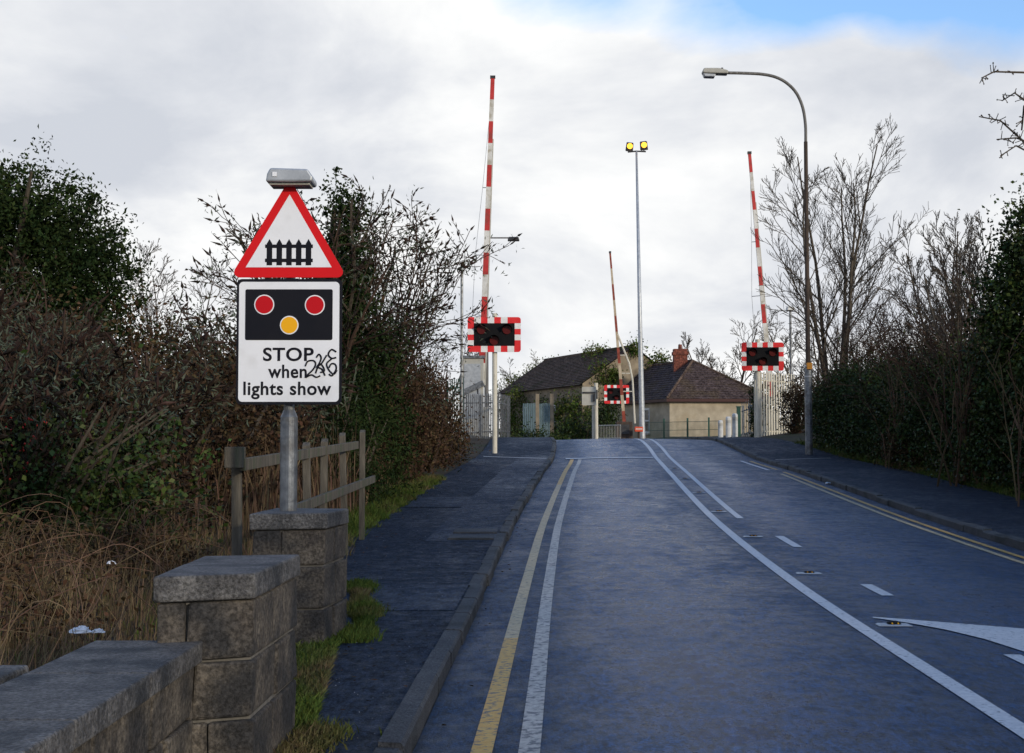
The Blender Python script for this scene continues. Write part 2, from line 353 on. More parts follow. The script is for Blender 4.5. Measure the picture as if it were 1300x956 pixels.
uvl = rd.data.uv_layers.new(name='across')
for lp in rd.data.loops: uvl.data[lp.index].uv = ((lp.vertex_index % 13)/12, (lp.vertex_index//13)*.1)
def rz(X, Y):
    t = (X-kl(Y))/(kr(Y)-kl(Y)); return Z(Y)-.03+camber(t, Y)
tag(strip(lambda y: el(y)-.15, lambda y: kl(y)-.115, .066, YS, 3).build('pavement', M['path'], smooth=True), kind='structure')
tag(strip(lambda y: kr(y)+.115, lambda y: er(y)+.1, .066, YS, 3).build('pavement', M['path'], smooth=True), kind='structure')
# relaid patches in the left pavement
pt = MB()
for (a, b, la, lb) in ((11.1, 12.9, None, None), (17.2, 40.5, -.95, None), (22.5, 24.6, None, -.9)):
    ys = ysteps(a, b, .4)
    xa = (lambda y: el(y)-.02) if la is None else (lambda y: kl(y)+la)
    xb = (lambda y: kl(y)-.13) if lb is None else (lambda y: kl(y)+lb)
    q = strip(xa, xb, .070 if a != 22.5 else .074, ys, 2); pt.add(q.v, q.f)
tag(pt.build('pavement_patch', M['path2'], smooth=True), kind='structure')
# kerbs: stones with small gaps and a slight irregularity
def kerb(xf, side):
    mb = MB(); y = -12.0; rr = random.Random(3 if side < 0 else 4)
    while y < 62:
        l = .915 if side < 0 else .9; y2 = y+l-.012; dz = rr.uniform(-.012, .012); dx = rr.uniform(-.014, .014)
        segs = ysteps(y, y2, .46); vs = []
        for q in segs:
            X = xf(q)+dx; zb = Z(q)
            pr = [(0, -.12), (.0, .060), (.016, .078), (.115, .082), (.115, -.12)]
            for (u, v) in pr: vs.append((X+side*u, q, zb+v+(dz if v > 0 else 0)))
        k = 5; fs = []
        for i in range(len(segs)-1):
            for j in range(k): fs.append((i*k+j, i*k+(j+1) % k, (i+1)*k+(j+1) % k, (i+1)*k+j))
        fs += [tuple(range(k)), tuple(reversed(range((len(segs)-1)*k, len(segs)*k)))]
        mb.add(vs, fs); y += l
    tag(mb.build('kerb', M['kerb']), kind='structure')
kerb(kl, -1); kerb(kr, 1)
# ---- painted markings (sheets 4-8 mm above the road)
def line(name, xf, y0, y1, wd, m, dz=.006):
    ys = ysteps(y0, y1, .4); mb = MB()
    for i, y in enumerate(ys):
        X = xf(y); mb.v += [(X-wd/2, y, rz(X-wd/2, y)+dz), (X+wd/2, y, rz(X+wd/2, y)+dz)]
        if i: q = 2*i; mb.f.append((q-2, q-1, q+1, q)); mb.m.append(0)
    return tag(mb.build(name, m), kind='structure')
line('centre_line', lambda y: cx(y)+.0, 2, 54, .115, M['white_paint'])
line('centre_line', lambda y: cx(y)+.40, 21.0, 54, .10, M['white_paint'])
for a, b in ((16.9, 18.3), (12.45, 13.3), (8.3, 9.2)):
    line('lane_dash', lambda y: cx(y)+.66-.012*(y-12), a, b, .11, M['white_paint'])
line('edge_line', lambda y: kl(y)+.33+.006*(y-8), 2, 10.2, .10, M['yellow_paint'])
line('edge_line', lambda y: kl(y)+.33+.006*(y-8), 10.2, 29, .10, M['yellow_pale'])  # paler mid stretch: whitish reflection on the worn line put into its colour
line('edge_line', lambda y: kl(y)+.33+.006*(y-8), 29, 39.9, .10, M['yellow_paint'])
line('edge_line', lambda y: kl(y)+.55+.006*(y-8), 2, 39.9, .10, M['edge_paint'])
line('edge_line', lambda y: kr(y)-.30, 2, 33.5, .085, M['yellow_paint'])
line('edge_line', lambda y: kr(y)-.50, 2, 32.6, .085, M['yellow_pale'])
line('edge_line', lambda y: kr(y)-.30, 34.6, 39.2, .085, M['yellow_paint'])
line('edge_line', lambda y: kr(y)-.56, 34.2, 39.2, .085, M['white_paint'])
def cross(name, x0, x1, Y, wd, zf, m=M['white_paint'], skew=0):
    mb = MB(); n = 8
    for i in range(n+1):
        x = x0+(x1-x0)*i/n; y = Y+skew*(i/n); mb.v += [(x, y, zf(x, y)), (x, y+wd, zf(x, y+wd))]
        if i: q = 2*i; mb.f.append((q-2, q, q+1, q-1)); mb.m.append(0)
    return tag(mb.build(name, m), kind='structure')
cross('stop_line', kl(40)+.35, cx(40)-.08, 40.0, .38, lambda x, y: rz(x, y)+.014)
cross('stop_line', cx(41)+1.0, kr(41)-.5, 41.4, .16, lambda x, y: rz(x, y)+.007, M['edge_paint'])
cross('footway_line', el(38)+.15, kl(39.5)-.2, 39.8, .16, lambda x, y: Z(y)+.078, skew=-1.0)
cross('footway_line', kr(38)+.25, er(38)-.4, 38.2, .14, lambda x, y: Z(y)+.073, M['edge_paint'], skew=.9)
# long tapering deflection arrow at the right
mb = MB(); A = []
for (xa, ya, xb, yb) in ((1108, 783, 1108, 784), (1150, 786, 1150, 790), (1200, 790, 1200, 799), (1250, 794, 1250, 811), (1300, 798, 1300, 827), (1360, 800, 1360, 842), (1430, 800, 1430, 850), (1500, 806, 1500, 862)):
    for (x, y) in ((xa, ya), (xb, yb)):
        Y = 10.5
        for _ in range(30):
            p = W(x, y, Y); zt = rz(p.x, Y)+.007; Y = Y*(CZ-zt)/(CZ-p.z)
        p = W(x, y, Y); A.append((p.x, p.y, zt))
for i in range(len(A)//2-1): mb.f.append((2*i, 2*i+1, 2*i+3, 2*i+2)); mb.m.append(0)
mb.v = A; tag(mb.build('deflection_arrow', M['white_paint']), kind='structure')
# gully slab beside the kerb
mb = MB(); 
for k in range(2):
    y = 17.3+k*.83; x = kl(y)-.12-.29; mb.box((x, y+.4, Z(y+.4)+.056), (.56, .80, .05))
tag(mb.build('slab_crossing', M['kerb'], bevel=.008), kind='structure')

# ---- cat's eyes
cat0 = thing('road_stud', (0, 0, 0), '', 'road stud', 'road studs along the centre line')
mb = MB(); mb.box((0, 0, .005), (.25, .15, .010), taper=.85); mb.build('casing', M['galv_light'], cat0, bevel=.004)
mb = MB(); mb.box((0, 0, .016), (.10, .075, .016), taper=.75); mb.build('rubber_pad', M['board_black'], cat0)
for sx_ in (-.022, .022):
    mb = MB(); mb.tube([(sx_, -.040, .018), (sx_, -.02, .018)], .006, 8); mb.build('reflector', M['sign_amber'], cat0)
studs = [(10.6, .27, 'road stud beside the solid white line, closest to the tip of the tapering arrow'), (14.2, .27, 'second road stud from the camera, just right of the solid centre line'),
         (18.2, .24, 'third road stud along the centre line, level with the middle white dash'), (22.2, .2, 'road stud between the double white lines where the second line begins'),
         (26.2, .2, 'fifth road stud from the camera, between the double white lines'), (30.2, .2, 'sixth road stud from the camera, between the double white lines'), (34.2, .2, 'small far road stud nearest the stop line between the double white lines')]
for i, (y, dx, lab) in enumerate(studs):
    o = cat0 if i == 0 else copy_tree(cat0); x = cx(y)+dx; o.location = (x, y, rz(x, y)+.003); o['label'] = lab

# ------------------------------------------------------------------ stone piers, low wall
def block(mb, P, z0, z1, rr, jit=.006):
    """P four plan corners, a rough stone block"""
    vs = []
    for z in (z0, z1):
        for p in P: vs.append((p[0]+rr.uniform(-jit, jit), p[1]+rr.uniform(-jit, jit), z))
    mb.add(vs, [(3, 2, 1, 0), (4, 5, 6, 7), (0, 1, 5, 4), (1, 2, 6, 5), (2, 3, 7, 6), (3, 0, 4, 7)])
def lerp2(a, b, t): return (a[0]+(b[0]-a[0])*t, a[1]+(b[1]-a[1])*t)
def pier(P, z0, courses, cop, label, splits, seed, over=.03):
    """P: plan front-left, front-right, back-right, back-left"""
    rr = random.Random(seed); c = (sum(p[0] for p in P)/4, sum(p[1] for p in P)/4)
    t = thing('stone_pier', (c[0], c[1], z0), label, 'stone pier', 'stone piers beside the footway')
    Q = [(p[0]-c[0], p[1]-c[1]) for p in P]
    ins = [(q[0]*.93, q[1]*.94) for q in Q]
    mb = MB(); z = 0
    for h in courses: z += h
    mb.slab(ins, -.1, z-.004); core = mb.build('mortar', M['joint'], t)
    st = MB(); z = -.1
    hs = [courses[0]+.1]+list(courses[1:])
    for ci, h in enumerate(hs):
        sp = splits[ci % len(splits)]; cuts = [0]+sp+[1]
        for k in range(len(cuts)-1):
            g = .006; a, b = cuts[k]+(g if k else 0), cuts[k+1]-(g if k < len(cuts)-2 else 0)
            d = .18
            ds = [0, .5, 1] if ci % 2 else [0, .42, 1]
            for j in range(2):
                e0, e1 = ds[j]+(.006 if j else 0), ds[j+1]-(.006 if j == 0 else 0)
                PP = [lerp2(lerp2(Q[0], Q[1], a), lerp2(Q[3], Q[2], a), e0), lerp2(lerp2(Q[0], Q[1], b), lerp2(Q[3], Q[2], b), e0),
                      lerp2(lerp2(Q[0], Q[1], b), lerp2(Q[3], Q[2], b), e1), lerp2(lerp2(Q[0], Q[1], a), lerp2(Q[3], Q[2], a), e1)]
                block(st, PP, z+.006, z+h-.006, rr, .009)
        z += h
    st.build('stone', M['stone'], t, bevel=.012)
    cp = MB(); CQ = [(q[0]*(1+over*2), q[1]*(1+over)) for q in Q]
    m1, m2 = lerp2(CQ[0], CQ[3], .55), lerp2(CQ[1], CQ[2], .55)
    block(cp, [CQ[0], CQ[1], lerp2(CQ[1], CQ[2], .545), lerp2(CQ[0], CQ[3], .545)], z, z+cop, rr, .004)
    block(cp, [m1, m2, CQ[2], CQ[3]], z, z+cop*.98, rr, .004)
    cp.build('coping', M['stone2'], t, bevel=.010)
    return t, z+cop
g0 = Z(9.5)+.08
FP = [W(320, 653, 9.15), W(413, 653, 9.3), W(440, 650, 10.0), W(352, 650, 10.1)]
FP = [(p.x, p.y) for p in FP]
pier_far, _ = pier(FP, g0-.0, (.22, .28, .24), .105, 'stone pier with coping that carries the level crossing sign pole', ([.30], [.55], [.4]), 5)
g1 = Z(6)+.08
NP = [W(199, 716, 5.45), W(322, 705, 5.6), W(378, 690, 6.6), W(262, 700, 6.5)]
NP = [(p.x, p.y) for p in NP]
pier_near, _ = pier(NP, g1, (.25, .23, .235), .10, 'nearest stone block pier, with sloping dark coping, next to the low coped wall', ([.55], [.38], [.3]), 9)
t = thing('low_wall', (-1.40, 4.2, Z(4)+.05), 'low stone wall capped with flat slabs in the bottom left corner', 'low wall')
mb = MB(); rr = random.Random(2)
h = CZ-.74-.085-(Z(4)+.05)
for k in range(6):
    for j in range(3):
        y0 = -2.7+k*.68+(.2 if j % 2 else 0); y1 = y0+.665
        if y1 > 1.33: y1 = 1.33
        block(mb, [(-.18, y0), (.17, y0), (.17, y1), (-.18, y1)], -.1+j*(h+.1)/3+.004, -.1+(j+1)*(h+.1)/3-.004, rr, .007)
mb.build('stone', M['stone'], t, bevel=.01)
mb = MB()
for k in range(5):
    y0 = -2.7+k*.81; block(mb, [(-.215, y0), (.205, y0), (.205, y0+.80), (-.215, y0+.80)], h, h+.085, rr, .004)
mb.build('coping', M['stone2'], t, bevel=.008)
t = thing('coping_slab', (-1.86, 4.9, CZ-.80), 'loose flat stone slab at the left edge beside the low wall', 'stone slab')
mb = MB(); block(mb, [(-.35, -.9), (.20, -.9), (.20, .02), (-.35, -.02)], .0, .06, rr, .006); mb.build('slab', M['stone2'], t, bevel=.01)
mb = MB(); block(mb, [(-.28, -.85), (.14, -.85), (.14, -.04), (-.28, -.06)], -.66, -.001, rr, .01); mb.build('base_stone', M['stone'], t, bevel=.01)

# ------------------------------------------------------------------ timber fence
t = thing('timber_fence', (-1.95, 10.3, Z(10.3)+.1), 'weathered two-rail timber fence behind the sign pole', 'fence')
O = Vector(t.location)
posts = [(302, 573, 10.3), (391, 566, 12.9), (411, 561, 13.9), (437, 553, 15.6), (460, 549, 17.4)]
pp = []
for i, (px_, ty, Y) in enumerate(posts):
    p = W(px_, ty, Y); zb = Z(Y)-.1; mb = MB(); h = p.z-zb; wd = .066
    a = Matrix.Rotation(R(random.uniform(-2, 2)), 3, 'Y')
    mb.box((0, 0, h/2), (wd, wd, h), a); n_ = len(mb.v)
    for k in (6, 7): v = mb.v[k]; mb.v[k] = (v[0], v[1], v[2]+.035)
    o = mb.build('post', M['wood'], t, bevel=.006); o.location = Vector((p.x, Y, zb))-O; pp.append(p)
for (a, b) in ((W(296, 590, 10.15), W(446, 565, 16.2)), (W(340, 656, 10.9), W(468, 608, 17.6))):
    d = b-a; mb = MB(); rot = d.to_track_quat('Y', 'Z').to_matrix()
    mb.box(((a+b)/2-O+Vector((.065, 0, 0))), (.04, d.length, .088), rot)
    mb.build('rail', M['wood'], t, bevel=.005)
a = W(300, 586, 10.2); mb = MB(); mb.box(a-O+Vector((0, -.05, .03)), (.13, .12, .15)); mb.build('post_block', M['wood'], t, bevel=.006)

# ------------------------------------------------------------------ warning sign
SY = 9.62
base = W(366, 655, SY); s_ = F/SY
t = thing('warning_sign', base, 'level crossing warning sign, red triangle above a STOP when lights show plate', 'road sign')
def lx(px): return (px-366)/s_
def lz(py): return (655-py)/s_
mb = MB(); mb.tube([(0, 0, -.02), (0, 0, lz(530))], .058, 20); mb.tube([(0, 0, lz(530)), (0, 0, lz(521))], [.058, .038], 20); mb.tube([(0, 0, lz(521)), (0, 0, lz(228))], .037, 16)
mb.build('pole', M['galv'], t, smooth=False, bevel=0)
for p in t.children: pass
mb = MB(); mb.tube([(0, 0, 0), (0, 0, .012)], .09, 16); mb.build('pole_collar', M['galv'], t)
def rrect(x0, z0, x1, z1, r, n=6):
    pts = []
    for (cx_, cz_, a0) in ((x1-r, z1-r, 0), (x0+r, z1-r, 90), (x0+r, z0+r, 180), (x1-r, z0+r, 270)):
        for k in range(n+1):
            a = R(a0+90*k/n); pts.append((cx_+r*math.cos(a), cz_+r*math.sin(a)))
    return pts
def rpoly(P, r, n=6):
    out = []; m = len(P)
    for i in range(m):
        p0, p, p2 = Vector(P[i-1]), Vector(P[i]), Vector(P[(i+1) % m])
        a, b = (p0-p).normalized(), (p2-p).normalized(); half = a.angle(b)/2
        c = p+(a+b).normalized()*(r/math.sin(half)); s0, s1 = p+a*(r/math.tan(half)), p+b*(r/math.tan(half))
        a0 = math.atan2(*(s0-c).yx); a1 = math.atan2(*(s1-c).yx); d = (a1-a0+math.pi) % (2*math.pi)-math.pi
        for k in range(n+1): out.append(tuple(c+Vector((math.cos(a0+d*k/n), math.sin(a0+d*k/n)))*r))
    return out
def disc(cx_, cz_, r, n=32): return [(cx_+r*math.cos(2*math.pi*k/n), cz_+r*math.sin(2*math.pi*k/n)) for k in range(n)]
fy = -.062
tri = rpoly([(lx(291.5), lz(353.5)), (lx(440), lz(353.5)), (lx(366.5), lz(227))], .038)
mb = MB(); mb.prism(tri, fy-.006, fy); tp = mb.build('triangle_plate', M['red_sign'], t)
mb = MB(); mb.prism([(lx(311.5), lz(340.5)), (lx(420.5), lz(340.5)), (lx(366.5), lz(247.5))], fy-.0075, fy-.0055); mb.build('white_panel', M['white_sign'], tp)
mb = MB()
xs = [341.5, 354, 366.3, 378.6, 391]
for x in xs:
    x0, x1 = lx(x-3.5), lx(x+3.5); xm = lx(x)
    mb.prism([(x0, lz(338)), (x1, lz(338)), (x1, lz(310.5)), (xm, lz(304.5)), (x0, lz(310.5))], fy-.009, fy-.0065)
for (ya, yb) in ((316, 311.5), (334, 329.5)):
    for k in range(4):
        mb.prism([(lx(xs[k]+3.5), lz(ya)), (lx(xs[k+1]-3.5), lz(ya)), (lx(xs[k+1]-3.5), lz(yb)), (lx(xs[k]+3.5), lz(yb))], fy-.009, fy-.0065)
    mb.prism([(lx(336), lz(ya)), (lx(338), lz(ya)), (lx(338), lz(yb)), (lx(336), lz(yb))], fy-.009, fy-.0065)
    mb.prism([(lx(394.5), lz(ya)), (lx(396.5), lz(ya)), (lx(396.5), lz(yb)), (lx(394.5), lz(yb))], fy-.009, fy-.0065)
mb.build('gate_symbol', M['black'], tp)
mb = MB(); mb.prism(rrect(lx(300.5), lz(514.5), lx(434), lz(355.3), .035), fy-.004, fy+.002); pl = mb.build('lower_plate', M['black'], t)
mb = MB(); mb.prism(rrect(lx(303.5), lz(511), lx(430.5), lz(359), .028), fy-.0055, fy-.0035); wp = mb.build('white_panel', M['white_sign'], pl)
mb = MB(); mb.prism(rrect(lx(311.5), lz(433), lx(422), lz(368.5), .012), fy-.007, fy-.005); mb.build('black_panel', M['black'], pl)
for (x, y, r, m) in ((335.5, 388, 11.3, 'sign_red_spot'), (399.5, 388.5, 11.3, 'sign_red_spot'), (367.3, 414, 10.4, 'sign_amber')):
    mb = MB(); mb.prism(disc(lx(x), lz(y), (r+1.4)/s_), fy-.0085, fy-.0065, 0); mb.prism(disc(lx(x), lz(y), r/s_), fy-.010, fy-.008, 1)
    mb.build('light_spot', [M['white_sign'], M[m]], pl)
def text(body, x0, x1, zbase, xh, parent, y, m, off=.012, name='lettering'):
    cu = bpy.data.curves.new('txt', 'FONT'); cu.body = body; cu.offset = off; cu.size = 1; cu.extrude = .0
    cu.space_character = 1.06
    o = bpy.data.objects.new('txt', cu); col.objects.link(o); bpy.context.view_layer.update()
    me = bpy.data.meshes.new_from_object(o.evaluated_get(bpy.context.evaluated_depsgraph_get()))
    bpy.data.objects.remove(o)
    vs = np.array([v.co[:] for v in me.vertices]); mn, mxx = vs.min(0), vs.max(0)
    sx_ = (x1-x0)/(mxx[0]-mn[0])
    for v in me.vertices: v.co = (x0+(v.co.x-mn[0])*sx_, y, zbase+v.co.y*xh)
    me.materials.append(m); me.name = name
    ob = bpy.data.objects.new(name, me); col.objects.link(ob); ob.parent = parent; return ob
cap = (460-443)/s_/.73
text('STOP', lx(334.5), lx(398.5), lz(459), cap*1.0, pl, fy-.0068, M['black'], .022)
text('when', lx(341), lx(390), lz(480.5), .125, pl, fy-.0068, M['black'], .022)
text('lights show', lx(310), lx(421), lz(502), .125, pl, fy-.0068, M['black'], .022)
# graffiti scrawl
def G(P, cl=False):
    P = [Vector((lx(x), fy-.0072, lz(y))) for x, y in P]; out = []
    n = len(P)
    for i in range(n-1):
        p0, p1, p2, p3 = P[max(i-1, 0)], P[i], P[i+1], P[min(i+2, n-1)]
        for k in range(6):
            u = k/6; out.append(.5*((2*p1)+(p2-p0)*u+(2*p0-5*p1+4*p2-p3)*u*u+(-p0+3*p1-3*p2+p3)*u**3))
    return out+[P[-1]]
mb = MB()
for P in ([(388, 466), (391, 460), (398, 459), (401, 463), (398, 470), (391, 477), (389, 480), (396, 477), (402, 480), (407, 478)],
          [(402, 455), (405, 451), (408, 456), (404, 466), (401, 475)], [(415, 452), (409, 462), (404, 467), (409, 470), (413, 478)],
          [(402, 468), (406, 463), (410, 466), (412, 472), (407, 474)],
          [(427, 448), (421, 445), (417, 451), (421, 456), (427, 455)], [(421, 457), (415, 463), (418, 471), (424, 476), (428, 471)],
          [(418, 468), (421, 463), (426, 464), (427, 470), (422, 478), (418, 476)]):
    mb.tube(G(P), .0058, 6)
mb.build('graffiti', M['black'], pl)
# clamps
for z in (lz(505), lz(375), lz(345), lz(270)):
    mb = MB(); mb.box((0, .0, z), (.12, .105, .03)); mb.build('clamp', M['galv_light'], t)
# downlight
mb = MB()
prof = [(lx(339.5), lz(235)), (lx(397.5), lz(235)), (lx(398.5), lz(229)), (lx(392), lz(219)), (lx(345), lz(217.5)), (lx(341), lz(225))]
mb.prism(prof, -.19, .05); lh = mb.build('sign_lamp', M['galv_light'], t, bevel=.012)
mb = MB(); mb.box(((lx(339)+lx(398))/2, -.07, lz(236.5)), (.27, .17, .014)); mb.build('diffuser', M['cabinet'], lh)
mb = MB(); mb.box((lx(351), -.194, lz(226)), (.03, .004, .03)); mb.build('sticker', M['white_sign'], lh)

# ------------------------------------------------------------------ wig-wag light boards
def signal(px_, pyt, pyb, pxl, pxr, postpx, posty, Y, label, post=True, turn=0):
    s = F/Y; b = W(postpx, posty, Y); zc = W(0, (pyt+pyb)/2, Y).z-b.z; xc = W((pxl+pxr)/2, 0, Y).x-b.x
    wd, hh = (pxr-pxl)/s, (pyb-pyt)/s
    t = thing('crossing_signal', b, label, 'crossing signal', 'level crossing light signals')
    pr = .075*(Y/42)**.5
    mb = MB(); mb.tube([(0, 0, -.1), (0, 0, zc+hh/2+.12)], pr, 14)
    if post: mb.build('post', M['post_white'], t)
    rot = Matrix.Rotation(turn, 4, 'Z')
    bd = MB(); bd.prism(rrect(xc-wd/2+.01, zc-hh/2+.01, xc+wd/2-.01, zc+hh/2-.01, wd*.05), -.13, -.10); bo = bd.build('backboard', M['board_black'], t)
    # chequered edge
    mb = MB(); e = wd*.115; nxs = 8; nys = 5; k = 0
    cells = []
    for i in range(nxs): cells.append((xc-wd/2+wd*i/nxs, zc+hh/2-e, xc-wd/2+wd*(i+1)/nxs, zc+hh/2))
    ih = hh-2*e
    for i in range(nys-1+1-1):
        cells.append((xc+wd/2-e, zc+hh/2-e-ih*(i+1)/4, xc+wd/2, zc+hh/2-e-ih*i/4))
    for i in range(nxs): cells.append((xc+wd/2-wd*(i+1)/nxs, zc-hh/2, xc+wd/2-wd*i/nxs, zc-hh/2+e))
    for i in range(4): cells.append((xc-wd/2, zc-hh/2+e+ih*i/4, xc-wd/2+e, zc-hh/2+e+ih*(i+1)/4))
    cells[0], cells[7] = cells[0], cells[7]
    for k, (x0, z0, x1, z1) in enumerate(cells):
        r = .0
        c_ = k % 2
        if k == 7: c_ = 0
        if k >= 8: c_ = (k+1) % 2 if k < 12 else (0 if k == 12 else (k % 2))
        if k == 19: c_ = 0
        if k > 19: c_ = (k+1) % 2
        P = [(x0, z0), (x1, z0), (x1, z1), (x0, z1)]; cc = wd*.045
        if k == 0: P = [(x0, z0), (x1, z0), (x1, z1), (x0+cc, z1), (x0+cc*.3, z1-cc*.3), (x0, z1-cc)]
        if k == 7: P = [(x0, z0), (x1, z0), (x1, z1-cc), (x1-cc*.3, z1-cc*.3), (x1-cc, z1), (x0, z1)]
        if k == 12: P = [(x0, z0), (x1-cc, z0), (x1-cc*.3, z0+cc*.3), (x1, z0+cc), (x1, z1), (x0, z1)]
        if k == 19: P = [(x0+cc, z0), (x1, z0), (x1, z1), (x0, z1), (x0, z0+cc), (x0+cc*.3, z0+cc*.3)]
        mb.prism(P, -.142, -.131, c_)
    mb.build('chequered_border', [M['bar_red2'], M['bar_white2']], bo)
    for (ux, uz) in ((-.24, .14), (.24, .14), (0, -.17)):
        lx_, lz_ = xc+wd*ux, zc+hh*uz; r = wd*.085
        mb = MB(); mb.prism(disc(lx_, lz_, r, 20), -.165, -.135); lp = mb.build('signal_lamp', M['lens_red'], t)
        mb = MB(); n = 14
        for kk in range(n+1):
            a = R(-20+220*kk/n); q = 1.12
            mb.v += [(lx_+r*q*math.cos(a), -.13, lz_+r*q*math.sin(a)), (lx_+r*q*math.cos(a), -.13-.26*(.35+.65*max(0, math.sin(a))), lz_+r*q*math.sin(a))]
            if kk: w_ = 2*kk; mb.f.append((w_-2, w_-1, w_+1, w_)); mb.m.append(0)
        hd = mb.build('hood', M['board_black'], lp); sm = hd.modifiers.new('thick', 'SOLIDIFY'); sm.thickness = .012
    mb = MB(); mb.box((0, -.05, zc), (pr*1.6, .12, hh*.5)); mb.build('bracket', M['dark_metal'], t)
    if turn: t.rotation_euler.z = turn
    return t
M['bar_red2'] = mat('reflective red border', (.62, .015, .02), (.70, .03, .03), .45, 6)
M['bar_white2'] = mat('reflective white border', (.66, .66, .64), (.78, .78, .76), .45, 6)
signal(628, 403, 447.5, 594, 661.5, 628, 573, 41.5, 'large red and white bordered crossing light board on a white post at the left kerb')
signal(962, 435, 471, 936.5, 990, 963, 557, 52, 'crossing light board with three dark red lamps in front of the white palisade fence')
signal(779, 489, 512.5, 765, 796.5, 757, 560, 78, 'smallest crossing light board, far beyond the crossing next to the derelict building')
t = thing('signal_back', W(748, 560, 77.6), 'pale grey back of a light board facing away beside the smallest signal', 'signal board')
mb = MB(); s = F/77.6; mb.prism(rrect(-9/s, (560-514.5)/s, 9/s, (560-491)/s, .05), 0, .05); mb.build('backboard', M['cabinet'], t)
mb = MB(); mb.box((6/s, -.06, 55/s), (.12, .12, .4)); mb.box((0, -.03, 61.5/s), (.7, .05, .09)); mb.build('bracket', M['dark_metal'], t)
mb = MB(); mb.tube([(5/s, .12, -.3), (5/s, .12, 60/s)], .06, 10); mb.build('post', M['cabinet'], t)

# ------------------------------------------------------------------ barriers
def barrier(pb, pt_, Y, r0, r1, label, nb=13, frame=False, ped=True):
    a = W(pb[0], pb[1], Y); b = W(pt_[0], pt_[1], Y); zb = Z(Y)+.08
    t = thing('crossing_barrier', (a.x, Y, zb), label, 'crossing barrier', 'raised level crossing barriers')
    O = Vector((a.x, Y, zb)); A, B = a-O, b-O; d = (B-A); u = d.normalized(); sd_ = Vector((0, 1, 0)).cross(u).normalized()
    mb = MB()
    for k in range(nb):
        p, q = A+d*(k/nb), A+d*((k+1)/nb); rp, rq = r0+(r1-r0)*k/nb, r0+(r1-r0)*(k+1)/nb; m = 0 if (nb-1-k) % 2 == 0 else 1
        vs = []
        for (c, r) in ((p, rp), (q, rq)):
            for sx_, sy_ in ((-1, -1), (1, -1), (1, 1), (-1, 1)): vs.append(c+sd_*(sx_*r)+Vector((0, 1, 0))*(sy_*.04))
        mb.add(vs, [(0, 1, 2, 3), (7, 6, 5, 4), (0, 4, 5, 1), (1, 5, 6, 2), (2, 6, 7, 3), (3, 7, 4, 0)], m)
    arm = mb.build('arm', [M['bar_rust'], M['bar_cream']] if frame else [M['bar_red'], M['bar_white']], t)
    mb = MB(); mb.box(B+u*.03, (r1*2.6, .12, .10)); mb.build('tip_lamp', M['dark_metal'], arm)
    if not frame:   # stay wires with little spreaders
        mb = MB()
        sp = [A+d*.42-sd_*(-.0)-sd_*0, A+d*.62]
        off = sd_*(-1 if sd_.x > 0 else 1)
        P = [A+d*.05+off*.45, A+d*.42+off*.40, A+d*.64+off*.22, A+d*.97]
        mb.tube(P, .009, 4)
        mb.tube([A+d*.42, A+d*.42+off*.40], .014, 5); mb.tube([A+d*.64, A+d*.64+off*.22], .014, 5)
        mb.tube([A+d*.22, A+d*.22+off*.30], .014, 5)
        mb.build('stay_wire', M['galv'], t)
        mb = MB(); mb.tube([A-off*r0*1.15, A+d*.8-off*r0*.8], .035, 5); mb.build('stiffener', M['cabinet'], t)
    else:
        mb = MB(); ex = 1
        P = [A+d*.02+Vector((.55, 0, 0)), W(803, 482, Y)-O, W(799, 462, Y)-O, W(784, 424, Y)-O]
        mb.tube(P, .05, 6)
        for (x0, y0, x1, y1) in ((787, 474, 801, 474), (786, 451, 794, 451), (789, 497, 805, 497)):
            mb.tube([W(x0, y0, Y)-O, W(x1, y1, Y)-O], .03, 5)
        mb.build('stay_frame', M['post_white'], t)
    if ped:
        mb = MB(); mb.box((0, .05, .55), (.55, .7, 1.1)); pd = mb.build('pedestal', M['cabinet'], t, bevel=.03)
        for sy in (-.4, .5):
            mb = MB(); rt = Matrix.Rotation(-.45, 3, 'Y'); mb.box((-.35, sy, A.z-.15), (1.0, .05, .22), rt); mb.build('counterweight', M['galv'], t, bevel=.01)
    return t
barrier((611, 489), (625.5, 99), 52, .115, .075, 'tallest raised red and white barrier arm, on the left behind the large light board', 14)
barrier((979, 507), (951.5, 195), 55, .085, .058, 'raised red and white barrier arm rising behind the right light board', 13)
barrier((793, 542), (774.5, 321), 74, .085, .045, 'short rusty barrier arm with a white ladder frame standing left of the tall floodlight mast', 11, True, False)
t = thing('barrier_machine', (W(790, 0, 74).x, 74, Z(74)), 'brown barrier machine housing at the foot of the barrier with ladder frame', 'barrier housing')
mb = MB(); mb.box((0, 0, .6), (.9, .8, 1.2), taper=.92); mb.build('housing', M['rust'], t, bevel=.04)
mb = MB(); mb.box((0, -.42, .8), (.5, .03, .5)); mb.build('hatch', M['dark_metal'], t)
t = thing('orange_box', W(811, 560, 73), 'small orange red box on a short post below the floodlight mast', 'box')
s = F/73; mb = MB(); mb.box((0, 0, 15/s), (10.5/s, .3, 6.5/s)); mb.build('box', M['red_box'], t, bevel=.02)
mb = MB(); mb.box((0, -.155, 15.3/s), (.34, .01, .05)); mb.build('warning_strip', M['bar_white'], t)
mb = MB(); mb.tube([(0, 0, -.3), (0, 0, 12/s)], .06, 8); mb.build('post', M['rust'], t)

